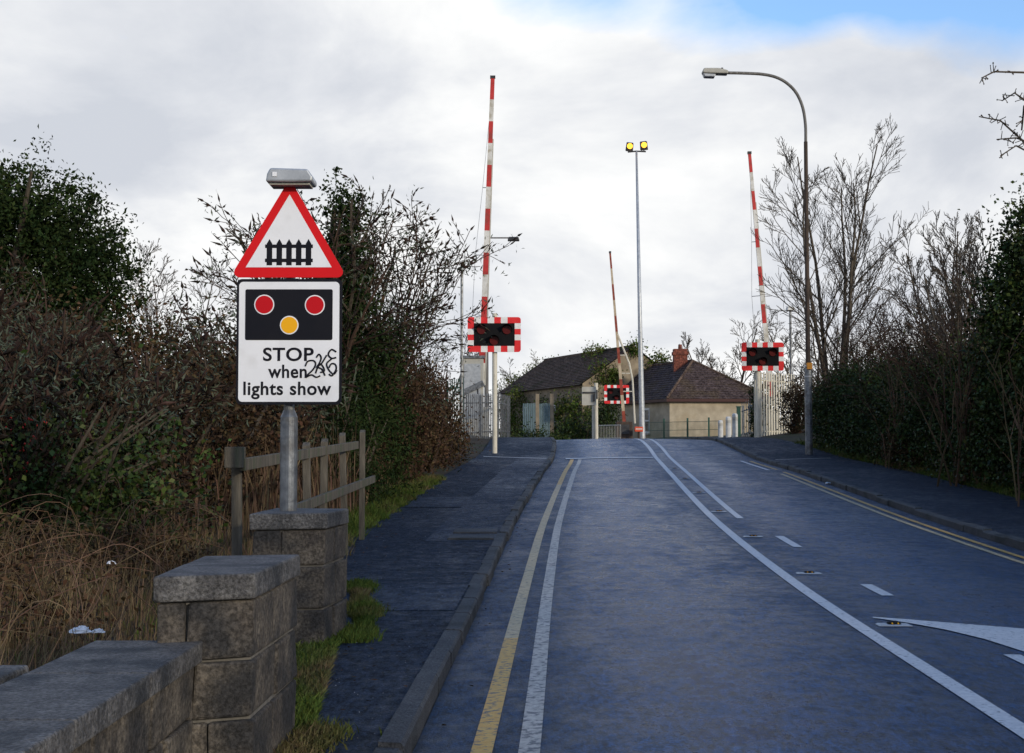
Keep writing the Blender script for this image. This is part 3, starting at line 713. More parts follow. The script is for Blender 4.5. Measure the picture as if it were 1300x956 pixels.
# ------------------------------------------------------------------ floodlight mast
t = thing('floodlight_mast', W(815.5, 562, 75), 'tall slim grey mast with two glowing yellow floodlights', 'mast')
O = Vector(t.location); s = F/75
a = W(815.5, 555, 75)-O; b = W(808, 192, 75)-O
mb = MB(); mb.tube([a-Vector((0, 0, .5)), a, a.lerp(b, .35), b], [.17, .16, .12, .055], 12); mb.build('pole', M['galv_light'], t, smooth=True)
mb = MB(); mb.tube([W(797, 193, 75)-O, b, W(820, 192.5, 75)-O], .04, 6); mb.build('crossbar', M['dark_metal'], t)
for (x, y, an) in ((799.5, 186, .1), (817.5, 184.5, -.12)):
    c = W(x, y, 75)-O; rt = Matrix.Rotation(an, 3, 'Y')@Matrix.Rotation(R(18), 3, 'X')
    mb = MB(); mb.box(c+Vector((0, .1, 0)), (.40, .30, .46), rt, taper=.9); fl = mb.build('floodlight', M['dark_metal'], t, bevel=.03)
    mb = MB()
    vs = [rt@Vector((.15*math.cos(2*math.pi*k/20), -.075, .03+.15*math.sin(2*math.pi*k/20)))+c for k in range(20)]
    mb.add(vs, [tuple(range(20))]); mb.add([v+rt@Vector((0, -.02, 0)) for v in vs], [tuple(range(20))])
    mb.build('lens', M['lens_lamp'], fl)
    mb = MB(); mb.tube([c-Vector((0, 0, .2)), Vector((c.x, c.y, b.z))], .03, 6); mb.build('yoke', M['dark_metal'], fl)

# ------------------------------------------------------------------ street lamps
LY = 41
base = W(1027, 568, LY); O = base; s = F/LY
t = thing('street_lamp', base, 'tall street lamp with curved arm over the road and an orange box on its column', 'street lamp')
mb = MB(); mb.tube([(0, 0, -.3), (0, 0, 2.3), (0, 0, 2.35)], [.105, .105, .07], 14); mb.build('lower_column', M['galv'], t, smooth=False)
mb = MB(); mb.tube([(0, 0, 2.35), (0, 0, W(0, 180, LY).z-O.z)], [.07, .055], 12); mb.build('column', M['rust'], t)
pts = []
P0 = [W(x, y, LY)-O for x, y in ((1027, 182), (1026.6, 158), (1023, 136), (1015, 118), (1003, 105.5), (989, 98), (972, 94.3), (950, 93), (928, 92.5))]
dx0 = P0[0].x; pts = [Vector((p.x-dx0, 0, p.z)) for p in P0]; ARM = []
for i in range(len(pts)-1):
    p0, p1, p2, p3 = pts[max(i-1, 0)], pts[i], pts[i+1], pts[min(i+2, len(pts)-1)]
    for q in range(5):
        u_ = q/5; ARM.append(.5*((2*p1)+(p2-p0)*u_+(2*p0-5*p1+4*p2-p3)*u_*u_+(-p0+3*p1-3*p2+p3)*u_**3))
ARM.append(pts[-1])
mb = MB(); mb.tube(ARM, .045, 10); mb.build('arm', M['column'], t, smooth=True)
mb = MB(); c = W(911, 92, LY)-O; c.x -= dx0; k = 1/s
mb.prism([(c.x+17*k, c.z-3*k), (c.x+17*k, c.z+1.5*k), (c.x+5*k, c.z+4.5*k), (c.x-14*k, c.z+4.5*k), (c.x-16*k, c.z+.5*k), (c.x-15*k, c.z-2*k)], -.16, .16); lh = mb.build('lantern', M['cabinet'], t, bevel=.03)
mb = MB(); mb.prism([(c.x-15*k, c.z-2*k), (c.x+1*k, c.z-3*k), (c.x+0*k, c.z-7*k), (c.x-13*k, c.z-6.5*k)], -.13, .13); mb.build('bowl', M['galv_light'], lh, bevel=.02)
mb = MB(); mb.tube([(c.x+10*k, 0, c.z+3*k), (c.x+10*k, 0, c.z+6*k)], .035, 8); mb.build('photocell', M['dark_metal'], lh)
mb = MB(); mb.box((W(1021.5, 0, LY).x-O.x, -.08, W(0, 465, LY).z-O.z), (.15, .16, .19)); mb.build('orange_box', M['amber_box'], t, bevel=.01)
for z in (465, 478): mb = MB(); mb.tube([(0, 0, W(0, z, LY).z-O.z-.02), (0, 0, W(0, z, LY).z-O.z+.02)], .115, 12); mb.build('strap', M['galv_light'], t)
t = thing('street_lamp', W(617.5, 560, 58), 'distant street lamp whose short arm shows right of the left barrier', 'street lamp'); O = Vector(t.location)
mb = MB(); mb.tube([(0, 0, -.2), (0, 0, W(0, 305, 58).z-O.z)], [.10, .06], 8); mb.build('column', M['column'], t)
mb = MB(); mb.tube([W(617.5, 306, 58)-O, W(622, 302, 58)-O, W(646, 302, 58)-O], .03, 6); mb.build('arm', M['column'], t)
mb = MB(); c = W(652, 303.5, 58)-O; mb.box(c, (.5, .25, .17), taper=.8); mb.build('lantern', M['dark_metal'], t, bevel=.03)
# thin pole left of the barrier, CCTV post on the right
t = thing('thin_pole', W(586, 556, 46), 'thin grey pole with a stay wire behind the left palisade fence', 'pole'); O = Vector(t.location)
mb = MB(); mb.tube([(0, 0, -.2), (0, 0, W(0, 335, 46).z-O.z)], .045, 8); mb.build('mast', M['galv'], t)
mb = MB(); mb.tube([W(586, 470, 46)-O, W(597, 405, 46)-O, W(612, 380, 46)-O], .012, 5); mb.build('stay_wire', M['galv'], t)
t = thing('camera_post', W(1005, 560, 57), 'slim post with a small white camera behind the white palisade fence', 'camera post'); O = Vector(t.location)
mb = MB(); mb.tube([(0, 0, -.2), (0, 0, W(0, 395, 57).z-O.z)], .05, 8); mb.build('post', M['galv'], t)
mb = MB(); mb.box(W(1003, 392, 57)-O, (.32, .45, .16), taper=.8); mb.build('camera_head', M['bar_white'], t, bevel=.03)

# ------------------------------------------------------------------ palisade fences and bollards
def palisade(p0, p1, h, npales, m, label, wd=.07, posts=3, group=None, name='palisade_fence'):
    a, b = Vector(p0), Vector(p1); t = thing(name, a, label, 'fence', group); d = b-a; u = d.copy(); u.z = 0; u.normalize(); nrm = Vector((-u.y, u.x, 0))
    rot = Matrix((u, nrm, Vector((0, 0, 1)))).transposed()
    mb = MB()
    for k in range(npales):
        c = d*((k+.5)/npales); hh = h+random.uniform(-.015, .015)
        mb.box(c+Vector((0, 0, hh/2-.02)), (wd, .02, hh), rot)
        v = c+Vector((0, 0, hh-.02)); q = [rot@Vector((x, y, 0))+v for x, y in ((-wd/2, -.01), (wd/2, -.01), (wd/2, .01), (-wd/2, .01))]
        mb.add(q+[v+Vector((0, 0, wd*.8))], [(0, 1, 4), (1, 2, 4), (2, 3, 4), (3, 0, 4)])
    mb.build('pales', m, t)
    for z in (.25, h-.3):
        mb = MB(); mb.box(d/2+Vector((0, 0, z))+nrm*.035, (d.length, .045, .05), Matrix((d.normalized(), nrm, d.normalized().cross(nrm))).transposed()); mb.build('rail', m, t)
    for k in range(posts):
        c = d*(k/(posts-1))+nrm*.09; mb = MB(); mb.box(c+Vector((0, 0, h/2-.1)), (.09, .06, h+.1), rot); mb.build('post', m, t)
    return t
def gp(px_, Y, dz=.0): p = W(px_, 560, Y); return (p.x, Y, Z(Y)+.05+dz)
palisade(gp(962, 52.6), gp(1010, 54.5), 2.45, 15, M['post_white'], 'cream palisade fence running right from the right light board into the hedge', .075)
palisade(gp(941, 60), gp(958, 54.5), 1.5, 6, M['galv'], 'short grey palisade panel between the white bollards and the right signal post', .12)
palisade(gp(591, 47.0), gp(634, 50), 1.55, 17, M['galv'], 'grey steel palisade fence at the left behind the white signal post', .075)
palisade(gp(634, 50), gp(648, 54), 1.55, 8, M['galv'], 'end panel of the grey fence next to the derelict building view', .09, 2)
palisade(gp(571, 44.5), gp(589, 46.5), 2.1, 8, M['green_post'], 'dark green fence half hidden by shrubs left of the grey palisade', .05, 2)
bol = thing('bollard', (0, 0, 0), '', 'bollard', 'white concrete bollards beside the house')
mb = MB(); mb.tube([(0, 0, -.2), (0, 0, .95), (0, 0, 1.0)], [.115, .115, .07], 12); mb.build('shaft', M['concrete'], bol)
mb = MB(); mb.tube([(0, 0, .80), (0, 0, .86)], .118, 12); mb.build('band', M['cabinet'], bol)
for i, (x, Y, sc, lab) in enumerate(((915, 66, 1.0, 'leftmost and shortest of the three white bollards'), (925, 63, 1.08, 'middle white bollard of the three'), (933.5, 60.5, 1.14, 'rightmost white bollard, next to the green post'))):
    o = bol if i == 0 else copy_tree(bol); p = gp(x, Y); o.location = p; o.scale = (sc, sc, sc); o['label'] = lab
t = thing('green_post', gp(938, 60.5), 'thick dark green post right of the three white bollards', 'post')
mb = MB(); mb.box((0, 0, .65), (.16, .16, 1.5)); mb.build('shaft', M['green_post'], t, bevel=.01)
mb = MB(); mb.box((0, 0, 1.42), (.2, .2, .05)); mb.build('cap', M['green_post'], t)
# green mesh fence
a, b = Vector(gp(823, 70)), Vector(gp(915, 67)); t = thing('mesh_fence', a, 'low green mesh fence with green posts in front of the cream house', 'fence'); d = b-a
mb = MB()
for k in range(60): c = d*(k/60); mb.box(c+Vector((0, 0, .5)), (.012, .012, 1.0))
for z in (.2, .6, 1.0): mb.tube([Vector((0, 0, z)), d+Vector((0, 0, z))], .012, 4)
mb.build('mesh_panel', M['mesh_green'], t)
for x, Y in ((843, 69.4), (873, 68.4), (900, 67.4)):
    mb = MB(); p = Vector(gp(x, Y))-a; mb.box(p+Vector((0, 0, .5)), (.08, .08, 1.35)); mb.build('post', M['green_post'], t)
# handrail left of the housing
a, b = Vector(gp(760, 72)), Vector(gp(788, 71)); t = thing('hand_rail', a, 'low grey railings beside the brown barrier housing', 'railings'); d = b-a
mb = MB()
for z in (.25, .9): mb.tube([Vector((0, 0, z)), d+Vector((0, 0, z))], .025, 6)
mb.build('rail', M['cabinet'], t)
mb = MB()
for k in range(15): mb.tube([d*(k/14)+Vector((0, 0, .25)), d*(k/14)+Vector((0, 0, .9))], .012, 4)
mb.build('bars', M['cabinet'], t)
# equipment cabinet at left
t = thing('equipment_cabinet', gp(600, 52), 'pale equipment cabinet raised behind the grey palisade and left barrier', 'cabinet')
mb = MB(); mb.box((0, 0, 1.45), (.8, .7, 2.9)); cb_ = mb.build('body', M['cabinet'], t, bevel=.02)
mb = MB(); mb.box((0, 0, 2.95), (.9, .8, .10)); mb.build('lid', M['galv'], t)
mb = MB(); mb.box((0, -.36, 1.7), (.6, .02, 2.0)); dd = mb.build('door', M['galv_light'], t); mb = MB(); mb.box((.2, -.38, 1.7), (.04, .03, .2)); mb.build('handle', M['dark_metal'], dd)

# ------------------------------------------------------------------ cream house
HY = 82
c0 = W(850, 507, HY); e = c0.z; gz = Z(HY)-.1
A_ = Vector((c0.x, HY)); Bd = Vector((1, .06)).normalized(); Cd = Vector((-.40, 1.0)).normalized()
Wd, Dp = 5.6, 11.0
t = thing('cream_house', (A_.x, A_.y, gz), 'low cream rendered house with hipped slate roof and red brick chimney', 'house')
def H(u, v, z): return (Bd.x*u+Cd.x*v, Bd.y*u+Cd.y*v, z)
eh = e-gz
mb = MB(); vs = [H(0, 0, 0), H(Wd, 0, 0), H(Wd, Dp, 0), H(0, Dp, 0), H(0, 0, eh), H(Wd, 0, eh), H(Wd, Dp, eh), H(0, Dp, eh)]
mb.add(vs, [(3, 2, 1, 0), (4, 5, 6, 7), (0, 1, 5, 4), (1, 2, 6, 5), (2, 3, 7, 6), (3, 0, 4, 7)]); mb.build('wall', M['render_wall'], t)
mb = MB(); ov = .28; rh = W(0, 460, 86).z-gz
E = [H(-ov, -ov, eh+.02), H(Wd+ov, -ov, eh+.02), H(Wd+ov, Dp+ov, eh+.02), H(-ov, Dp+ov, eh+.02)]
r1_, r2_ = H(Wd*.5, Wd*.52, rh), H(Wd*.5, Dp-Wd*.52, rh)
def courses(mb, q, n=16, lift=.03):
    """slate courses: each a thin step on the roof plane (q: eave a, eave b, ridge b, ridge a)"""
    a, b, c, d = [Vector(x) for x in q]; nr = (b-a).cross(d-a).normalized()
    if nr.z < 0: nr = -nr
    for i in range(n):
        t0, t1 = i/n, (i+1)/n
        p, q_, r_, s_2 = a.lerp(d, t0), b.lerp(c, t0), b.lerp(c, t1), a.lerp(d, t1)
        mb.add([p+nr*lift, q_+nr*lift, r_+nr*.004, s_2+nr*.004, p, q_], [(0, 1, 2, 3), (4, 5, 1, 0)])
courses(mb, (E[0], E[1], r1_, r1_)); courses(mb, (E[1], E[2], r2_, r1_)); courses(mb, (E[2], E[3], r2_, r2_)); courses(mb, (E[3], E[0], r1_, r2_))
mb.add(E, [(3, 2, 1, 0)]); rf = mb.build('roof', M['slate'], t)
mb = MB()
for p in (E[0], E[1]): mb.tube([Vector(p)+Vector((0, 0, .05)), Vector(r1_)+Vector((0, 0, .04))], .07, 6)
mb.tube([Vector(r1_)+Vector((0, 0, .04)), Vector(r2_)+Vector((0, 0, .04))], .08, 6); mb.build('ridge_tiles', M['slate2'], rf)
mb = MB()
for i in range(4):
    a, b = Vector(E[i]), Vector(E[(i+1) % 4]); dd = b-a; n_ = Vector((-dd.y, dd.x, 0)).normalized()
    rot = Matrix((dd.normalized(), n_, Vector((0, 0, 1)))).transposed(); mb.box((a+b)/2+Vector((0, 0, -.08)), (dd.length+.04, .04, .16), rot)
mb.build('fascia', M['fascia'], rf)
ch = W(862.5, 465, 86); O = Vector(t.location)
mb = MB(); top = W(0, 447, 86).z; mb.box((ch.x-O.x, 3.6, (top+ch.z)/2-O.z-.3), (.82, .7, top-ch.z+.9)); mb.box((ch.x-O.x, 3.6, top-O.z-.12), (.94, .82, .2))
cm = mb.build('chimney', M['brick'], rf)
mb = MB(); mb.tube([(ch.x-O.x, 3.6, top-O.z-.05), (ch.x-O.x, 3.6, W(0, 438, 86).z-O.z)], [.14, .11], 10); mb.build('chimney_pot', M['brick'], cm)
for v in (3.0, 8.2):     # tall sash windows in the shaded side
    f = MB(); nrm = Vector((-Cd.y, Cd.x)); 
    def q(u0, v0, z0, sx_, sy_, sz_, mm):
        rot = Matrix((Vector((Cd.x, Cd.y, 0)), Vector((nrm.x, nrm.y, 0)), Vector((0, 0, 1)))).transposed()
        c = Vector(H(0, v0, z0))+Vector((nrm.x, nrm.y, 0))*u0; mm.box(c, (sx_, sy_, sz_), rot)
    q(.0, v, 1.62, 1.0, .06, 1.5, f); fo = f.build('window', M['frame_white'], t)
    for zz_ in (1.28, 1.96): g = MB(); q(.03, v, zz_, .84, .03, .58, g); g.build('pane', M['glass'], fo)
    g = MB(); q(.06, v, .82, 1.15, .16, .08, g); g.build('sill', M['cabinet'], fo)

# ------------------------------------------------------------------ derelict stone building
ax, ay = 7.7, 90.0; gz2 = Z(90)-.2
u = Vector((-5.4, 14.5)).normalized(); vdir = Vector((u.y, -u.x)); hw = 3.5; Ln = 15.0
t = thing('derelict_building', (ax, ay, gz2), 'derelict gabled building with long brown slate roof, its walls overgrown with ivy', 'derelict building')
def D(a, b, z): return (u.x*a+vdir.x*b, u.y*a+vdir.y*b, z)
rz_ = W(0, 441, 90).z-gz2; ez = W(0, 487, 89).z-gz2
mb = MB(); vs = [D(0, -hw, -.3), D(0, hw, -.3), D(Ln, hw, -.3), D(Ln, -hw, -.3), D(0, -hw, ez), D(0, hw, ez), D(Ln, hw, ez), D(Ln, -hw, ez), D(0, 0, rz_), D(Ln, 0, rz_)]
mb.add(vs, [(0, 1, 5, 8, 4), (1, 2, 6, 5), (2, 3, 7, 9, 6), (3, 0, 4, 7)]); mb.build('wall', M['old_wall'], t)
mb = MB(); o_ = .25; k = (rz_-ez)/hw
for sgn in (-1, 1):
    courses(mb, (D(-.15, sgn*(hw+o_), ez-k*o_+.05), D(Ln+.15, sgn*(hw+o_), ez-k*o_+.05), D(Ln+.15, 0, rz_+.06), D(-.15, 0, rz_+.06)), 20, .05)
rf = mb.build('roof', M['slate2'], t)
mb = MB(); mb.tube([D(-.15, 0, rz_+.08), D(Ln+.15, 0, rz_+.08)], .10, 6); mb.build('ridge_tiles', M['slate2'], rf)
def wallbox(name, a0, a1, z0, z1, m, par, off=.03, th=.06):
    g = MB(); vs = [D(a, b, z) for z in (z0, z1) for a, b in ((a0, -hw-off), (a1, -hw-off), (a1, -hw-off+th), (a0, -hw-off+th))]
    g.add(vs, [(3, 2, 1, 0), (4, 5, 6, 7), (0, 1, 5, 4), (1, 2, 6, 5), (2, 3, 7, 6), (3, 0, 4, 7)]); return g.build(name, m, par)
for a0 in (4.5, 9.5):
    f = wallbox('window', a0, a0+1.0, 1.6, 3.0, M['frame_white'], t); wallbox('pane', a0+.12, a0+.88, 1.72, 2.88, M['board_black'], f, .045, .02)
g = MB(); g.add([D(-.02, b, z) for b, z in ((.6, .4), (1.7, .4), (1.7, 2.5), (.6, 2.5))], [(0, 1, 2, 3)]); g.build('doorway', M['board_black'], t)
# yard wall with lean-to and gates left of it
t = thing('yard_gates', gp(680, 80), 'pale blue-green boarded yard gates in front of the derelict building', 'gates'); O = Vector(t.location); s = F/80
pg = W(680, 0, 80)
for (x0, x1) in ((663.5, 680), (684, 697.5)):
    mb = MB(); n = 7
    for i in range(n):
        xa, xb = x0+(x1-x0)*i/n, x0+(x1-x0)*(i+1)/n
        X0, X1 = W(xa, 0, 80).x-O.x+.01, W(xb, 0, 80).x-O.x-.01; zt = W(0, 512+random.uniform(-.6, .6), 80).z-O.z
        mb.box(((X0+X1)/2, 0, zt/2-.1), (X1-X0, .04, zt+.2))
    mb.build('gate_leaf', M['blue_gate'], t)
for x in (681.8, 700): mb = MB(); X = W(x, 0, 80).x-O.x; zt = W(0, 500, 80).z-O.z; mb.box((X, .06, zt/2-.1), (.2, .2, zt+.2)); mb.build('gate_post', M['old_wall'], t)

# ------------------------------------------------------------------ litter
def crush(name, loc, r, l, label, m, cat, seed, group=None):
    rr = random.Random(seed); mb = MB(); P = [(-l/2+l*i/6, 0, 0) for i in range(7)]
    mb.tube(P, [r*.85]+[r*rr.uniform(.7, 1.05) for _ in range(5)]+[r*.85], 12)
    mb.v = [(x+rr.uniform(-.006, .006), y*1.1+rr.uniform(-.006, .006), z*.7+r*.72+rr.uniform(-.004, .004)) for x, y, z in mb.v]
    o = mb.build(name, m, smooth=True); o.location = loc; o.rotation_euler.z = rr.uniform(-.8, .8); tag(o, label, cat, group); return o
def onroad(x, y, dz):
    a, b = 7.0, 46.0
    for _ in range(40):
        c = (a+b)/2
        if W(x, y, c).z > Z(c)+dz: a = c
        else: b = c
    return W(x, y, a)
p = onroad(1128, 638, -.02); crush('crushed_can', p, .033, .12, 'crumpled silvery can by the right kerb, the nearer of the two', M['can'], 'crushed can', 1, 'crushed cans along the right kerb')
p = onroad(1052, 615, -.02); crush('crushed_can', p, .033, .12, 'crumpled can by the right kerb, the farther of the two', M['can'], 'crushed can', 2, 'crushed cans along the right kerb')
def bag(loc, sz, label, seed):
    rr = np.random.default_rng(seed); mb = MB(); n, m_ = 9, 14
    for i in range(n+1):
        a = math.pi*.5*i/n
        for j in range(m_):
            b = 2*math.pi*j/m_; q = 1+rr.uniform(-.3, .3)
            mb.v.append((sz*math.cos(a)*math.cos(b)*q*1.4, sz*math.cos(a)*math.sin(b)*q, sz*.8*math.sin(a)*q))
    for i in range(n):
        for j in range(m_): mb.f.append((i*m_+j, i*m_+(j+1) % m_, (i+1)*m_+(j+1) % m_, (i+1)*m_+j)); mb.m.append(0)
    o = mb.build('plastic_bag', M['litter']); o.location = loc; tag(o, label, 'plastic bag', 'white litter in the dead grass')
bag(W(103, 803, 7.3), .036, 'crumpled white plastic bag in dead grass above the low wall', 4)
bag(W(125, 803, 7.5), .022, 'small scrap of white plastic right of the crumpled bag', 5)
bag(W(141, 716, 9.6), .022, 'white litter caught higher up the grassy bank', 6)

# ------------------------------------------------------------------ vegetation
def leafcloud(C, size, lrange=(1, 1), aspect=.6, droop=0, seed=0):
    """C: (n,3) centres -> quads"""
    r = np.random.default_rng(seed); n = len(C)
    a = r.normal(size=(n, 3)); a[:, 2] -= droop; a /= np.linalg.norm(a, axis=1)[:, None]
    b = r.normal(size=(n, 3)); b -= a*(a*b).sum(1)[:, None]; b /= np.linalg.norm(b, axis=1)[:, None]
    l = (size*r.uniform(.6, 1.3, n))[:, None]; w_ = l*aspect
    c = np.cross(a, b)*l*.15
    return np.stack([C-a*l*.5, C-b*w_*.5+c, C+a*l*.5, C+b*w_*.5+c], 1)
def clump_pts(ells, nclump, per, csz, seed, shell=.55):
    """ells: list of (cx,cy,cz,rx,ry,rz,weight)"""
    r = np.random.default_rng(seed); E_ = np.array(ells, float); wgt = E_[:, 6]/E_[:, 6].sum()
    k = r.choice(len(E_), nclump, p=wgt); d = r.normal(size=(nclump, 3)); d /= np.linalg.norm(d, axis=1)[:, None]
    rad = (shell+(1-shell)*r.random(nclump))*(1+r.normal(size=nclump)*.07)
    c = E_[k, :3]+d*rad[:, None]*E_[k, 3:6]
    m = np.clip(r.normal(1, .5, nclump), .2, 2.4)
    P = c[:, None, :]+r.normal(size=(nclump, per, 3))*(csz*m)[:, None, None]
    keep = r.random((nclump, per)) < .9
    return P.reshape(-1, 3)[keep.ravel()]
def grow(mb, p, d, length, r0, level, rr, opt, tips=None):
    n = max(3, int(3+length/opt.get('seg', .5))); n = min(n, 9); pts = [p.copy()]; q = p.copy(); dd = d.normalized()
    for i in range(n):
        dd = (dd+Vector((rr.gauss(0, 1), rr.gauss(0, 1), rr.gauss(0, 1)))*opt['wob']+Vector((0, 0, opt['up']))*(1/n)).normalized()
        q = q+dd*(length/n); pts.append(q.copy())
    rmin = opt['rmin']; r1 = max(rmin, r0*opt.get('tap', .35))
    rad = [max(rmin*.8, r0+(r1-r0)*i/n) for i in range(n+1)]
    mb.tube(pts, rad, 6 if r0 > .05 else (4 if r0 > .02 else 3), cap=False)
    if tips is not None and level <= opt.get('tipl', 0): tips.append((pts[-1], dd.copy(), level)); 
    if level <= 0: return
    k = opt['kids'][level-1]
    for i in range(k):
        t_ = opt.get('t0', .25)+(.97-opt.get('t0', .25))*(i+rr.random())/k; x = t_*n; j = min(int(x), n-1)
        pp_ = pts[j].lerp(pts[j+1], x-j); ax_ = (pts[j+1]-pts[j]).normalized()
        an = R(rr.uniform(*opt['ang'])); ph = rr.uniform(0, 2*math.pi); o = ax_.orthogonal().normalized(); o.rotate(Matrix.Rotation(ph, 3, ax_))
        nd_ = ax_*math.cos(an)+o*math.sin(an)
        grow(mb, pp_, nd_, length*rr.uniform(*opt['lr'])*(1.15-.55*t_), max(rmin, rad[j]*.6), level-1, rr, opt, tips)
def bare_tree(loc, h, r0, stems, label, seed, m='bark', opt=None, group=None, lean=.25, name='bare_tree', levels=3, cat='tree'):
    o = dict(wob=.10, up=.25, rmin=.011, kids=(6, 7, 8), ang=(22, 50), lr=(.38, .55), tipl=0, t0=.25); o.update(opt or {})
    rr = random.Random(seed); t = thing(name, loc, label, cat, group); tr = MB(); cr = MB()
    for k in range(stems):
        a = 2*math.pi*k/stems+rr.uniform(-.5, .5); l = lean*(1 if stems > 1 else .2)*rr.uniform(.5, 1.3)
        d = Vector((math.cos(a)*l, math.sin(a)*l, 1)).normalized()
        hh = h*rr.uniform(.8, 1.02); n = 8; pts = [Vector((0, 0, -.2))]; q = Vector((0, 0, -.2)); dd = d.copy()
        for i in range(n):
            dd = (dd+Vector((rr.gauss(0, .05), rr.gauss(0, .05), .05))).normalized(); q = q+dd*(hh/n); pts.append(q.copy())
        rad = [r0*(1-.85*i/n)+.008 for i in range(n+1)]; tr.tube(pts, rad, 7)
        kk = int(o['kids'][-1]*1.6)
        for i in range(kk):
            t_ = .2+.78*(i+rr.random())/kk; x = t_*n; j = min(int(x), n-1); pp_ = pts[j].lerp(pts[j+1], x-j)
            ax_ = (pts[j+1]-pts[j]).normalized(); an = R(rr.uniform(*o['ang'])); ph = rr.uniform(0, 2*math.pi); oo = ax_.orthogonal().normalized(); oo.rotate(Matrix.Rotation(ph, 3, ax_))
            grow(cr, pp_, ax_*math.cos(an)+oo*math.sin(an), hh*rr.uniform(.28, .42)*(1.2-.75*t_), max(.013, rad[j]*.5), levels-1, rr, o)
    tr.build('trunk', M[m], t); cr.build('crown', M[m], t); return t
def vz(X, Y): return Z(Y)+vergez(X, Y)
# --- buddleia: arching stems ending in brown seed spikes, narrow leaves
def spike(mb, p, d, l, r):
    d = d.normalized(); o = d.orthogonal().normalized(); b = d.cross(o); n = 5
    vs = [p]+[p+d*l*.35+(o*math.cos(2*math.pi*k/n)+b*math.sin(2*math.pi*k/n))*r for k in range(n)]+[p+d*l]
    mb.add(vs, [(0, 1+(k+1) % n, 1+k) for k in range(n)]+[(n+1, 1+k, 1+(k+1) % n) for k in range(n)])
def buddleia(loc, h, spread, stems, label, seed, leaves=2500, leafm='budd_leaf', lean=(0, 0), kids=(4, 5), spl=.20, group='buddleia bushes on the left bank', lsize=.10):
    rr = random.Random(seed); t = thing('buddleia_bush', loc, label, 'bush', group); st = MB(); sp = MB(); tips = []; LP = []
    for k in range(stems):
        a = rr.uniform(0, 2*math.pi); l = spread*rr.uniform(.1, 1); d = Vector((math.cos(a)*l+lean[0], math.sin(a)*l+lean[1], 1)).normalized()
        grow(st, Vector((math.cos(a)*.2, math.sin(a)*.2, -.1)), d, h*rr.uniform(.65, 1.05), .022+.006*h*rr.random(), 2, rr,
             dict(wob=.07, up=-.10, rmin=.007, kids=kids, ang=(20, 58), lr=(.30, .46), t0=.35, tipl=2, tap=.3), tips)
    for (p, d, lv) in tips:
        dd = (d+Vector((rr.gauss(0, .3), rr.gauss(0, .3), rr.uniform(-.4, .3)))).normalized()
        if rr.random() < .85: spike(sp, p, dd, spl*rr.uniform(.6, 1.3), .022*rr.uniform(.7, 1.3))
        for _ in range(2):
            if rr.random() < .6: spike(sp, p-d*.12, (d+Vector((rr.gauss(0, .8), rr.gauss(0, .8), rr.gauss(0, .4)))).normalized(), spl*.6, .015)
        LP.append(p)
    st.add(sp.v, sp.f, 1); st.build('stems', [M['bark_red'], M['seed']], t)
    LP = np.array([tuple(p) for p in LP]); r = np.random.default_rng(seed)
    if leaves:
        C = LP[r.integers(0, len(LP), leaves)]+r.normal(size=(leaves, 3))*np.array([.10, .10, .12])-np.array([0, 0, .08])
        quads('leaves', leafcloud(C, lsize, aspect=.22, droop=.5, seed=seed), M[leafm], t)
    return t
def bush(loc, ells, n, per, csz, lsz, m, label, seed, name='ivy_bush', cat='bush', group=None, stems=0, aspect=.7, shell=.55, sm='bark', droop=0):
    t = thing(name, loc, label, cat, group)
    P = clump_pts(ells, n, per, csz, seed, shell); P = P[P[:, 2] > -.1]
    quads('foliage', leafcloud(P, lsz, aspect=aspect, seed=seed, droop=droop), M[m], t)
    if stems:
        mb = MB(); rr = random.Random(seed)
        for k in range(stems):
            e = ells[rr.randrange(len(ells))]; x, y = e[0]*.7+rr.uniform(-.3, .3)*e[3], e[1]*.7+rr.uniform(-.3, .3)*e[4]
            tx, ty, tz = e[0]+rr.uniform(-.8, .8)*e[3], e[1]+rr.uniform(-.8, .8)*e[4], e[2]+rr.uniform(.3, 1.05)*e[5]
            mb.tube([(x, y, -.2), ((x+tx)/2+rr.gauss(0, .15), (y+ty)/2, tz*.5), (tx, ty, tz)], [.035, .022, .008], 4)
        mb.build('stems', M[sm], t)
    return t
# LEFT SIDE ----------------------------------------------------
# dark evergreen tree at the far left
X, Y = -10.9, 30
t = thing('evergreen_tree', (X, Y, vz(X, Y)), 'big dark evergreen tree rising at the left edge of the picture', 'tree')
mb = MB(); rr = random.Random(1)
for k in range(7):
    a = rr.uniform(0, 6.28); mb.tube([(0, 0, -.3), (0, 0, 2.2), (math.cos(a)*1.2, math.sin(a)*1.2, 4.2), (math.cos(a)*2.2, math.sin(a)*2.2, 5.8)], [.24, .18, .09, .03], 6)
mb.build('trunk', M['bark'], t)
el_ = [(0.2, 0, 4.2, 2.3, 2.4, 2.3, 3), (1.5, -.4, 3.6, 1.7, 1.8, 2.2, 2.4), (-1.0, 0, 5.0, 1.9, 1.8, 1.7, 2), (-.9, 0, 6.0, .9, .9, .8, .6), (.8, -.3, 2.4, 2.6, 2.0, 1.6, 2.0)]
P = clump_pts(el_, 3000, 34, .12, 11, .45)
quads('crown', leafcloud(P, .10, aspect=.5, seed=3), M['conifer'], t)
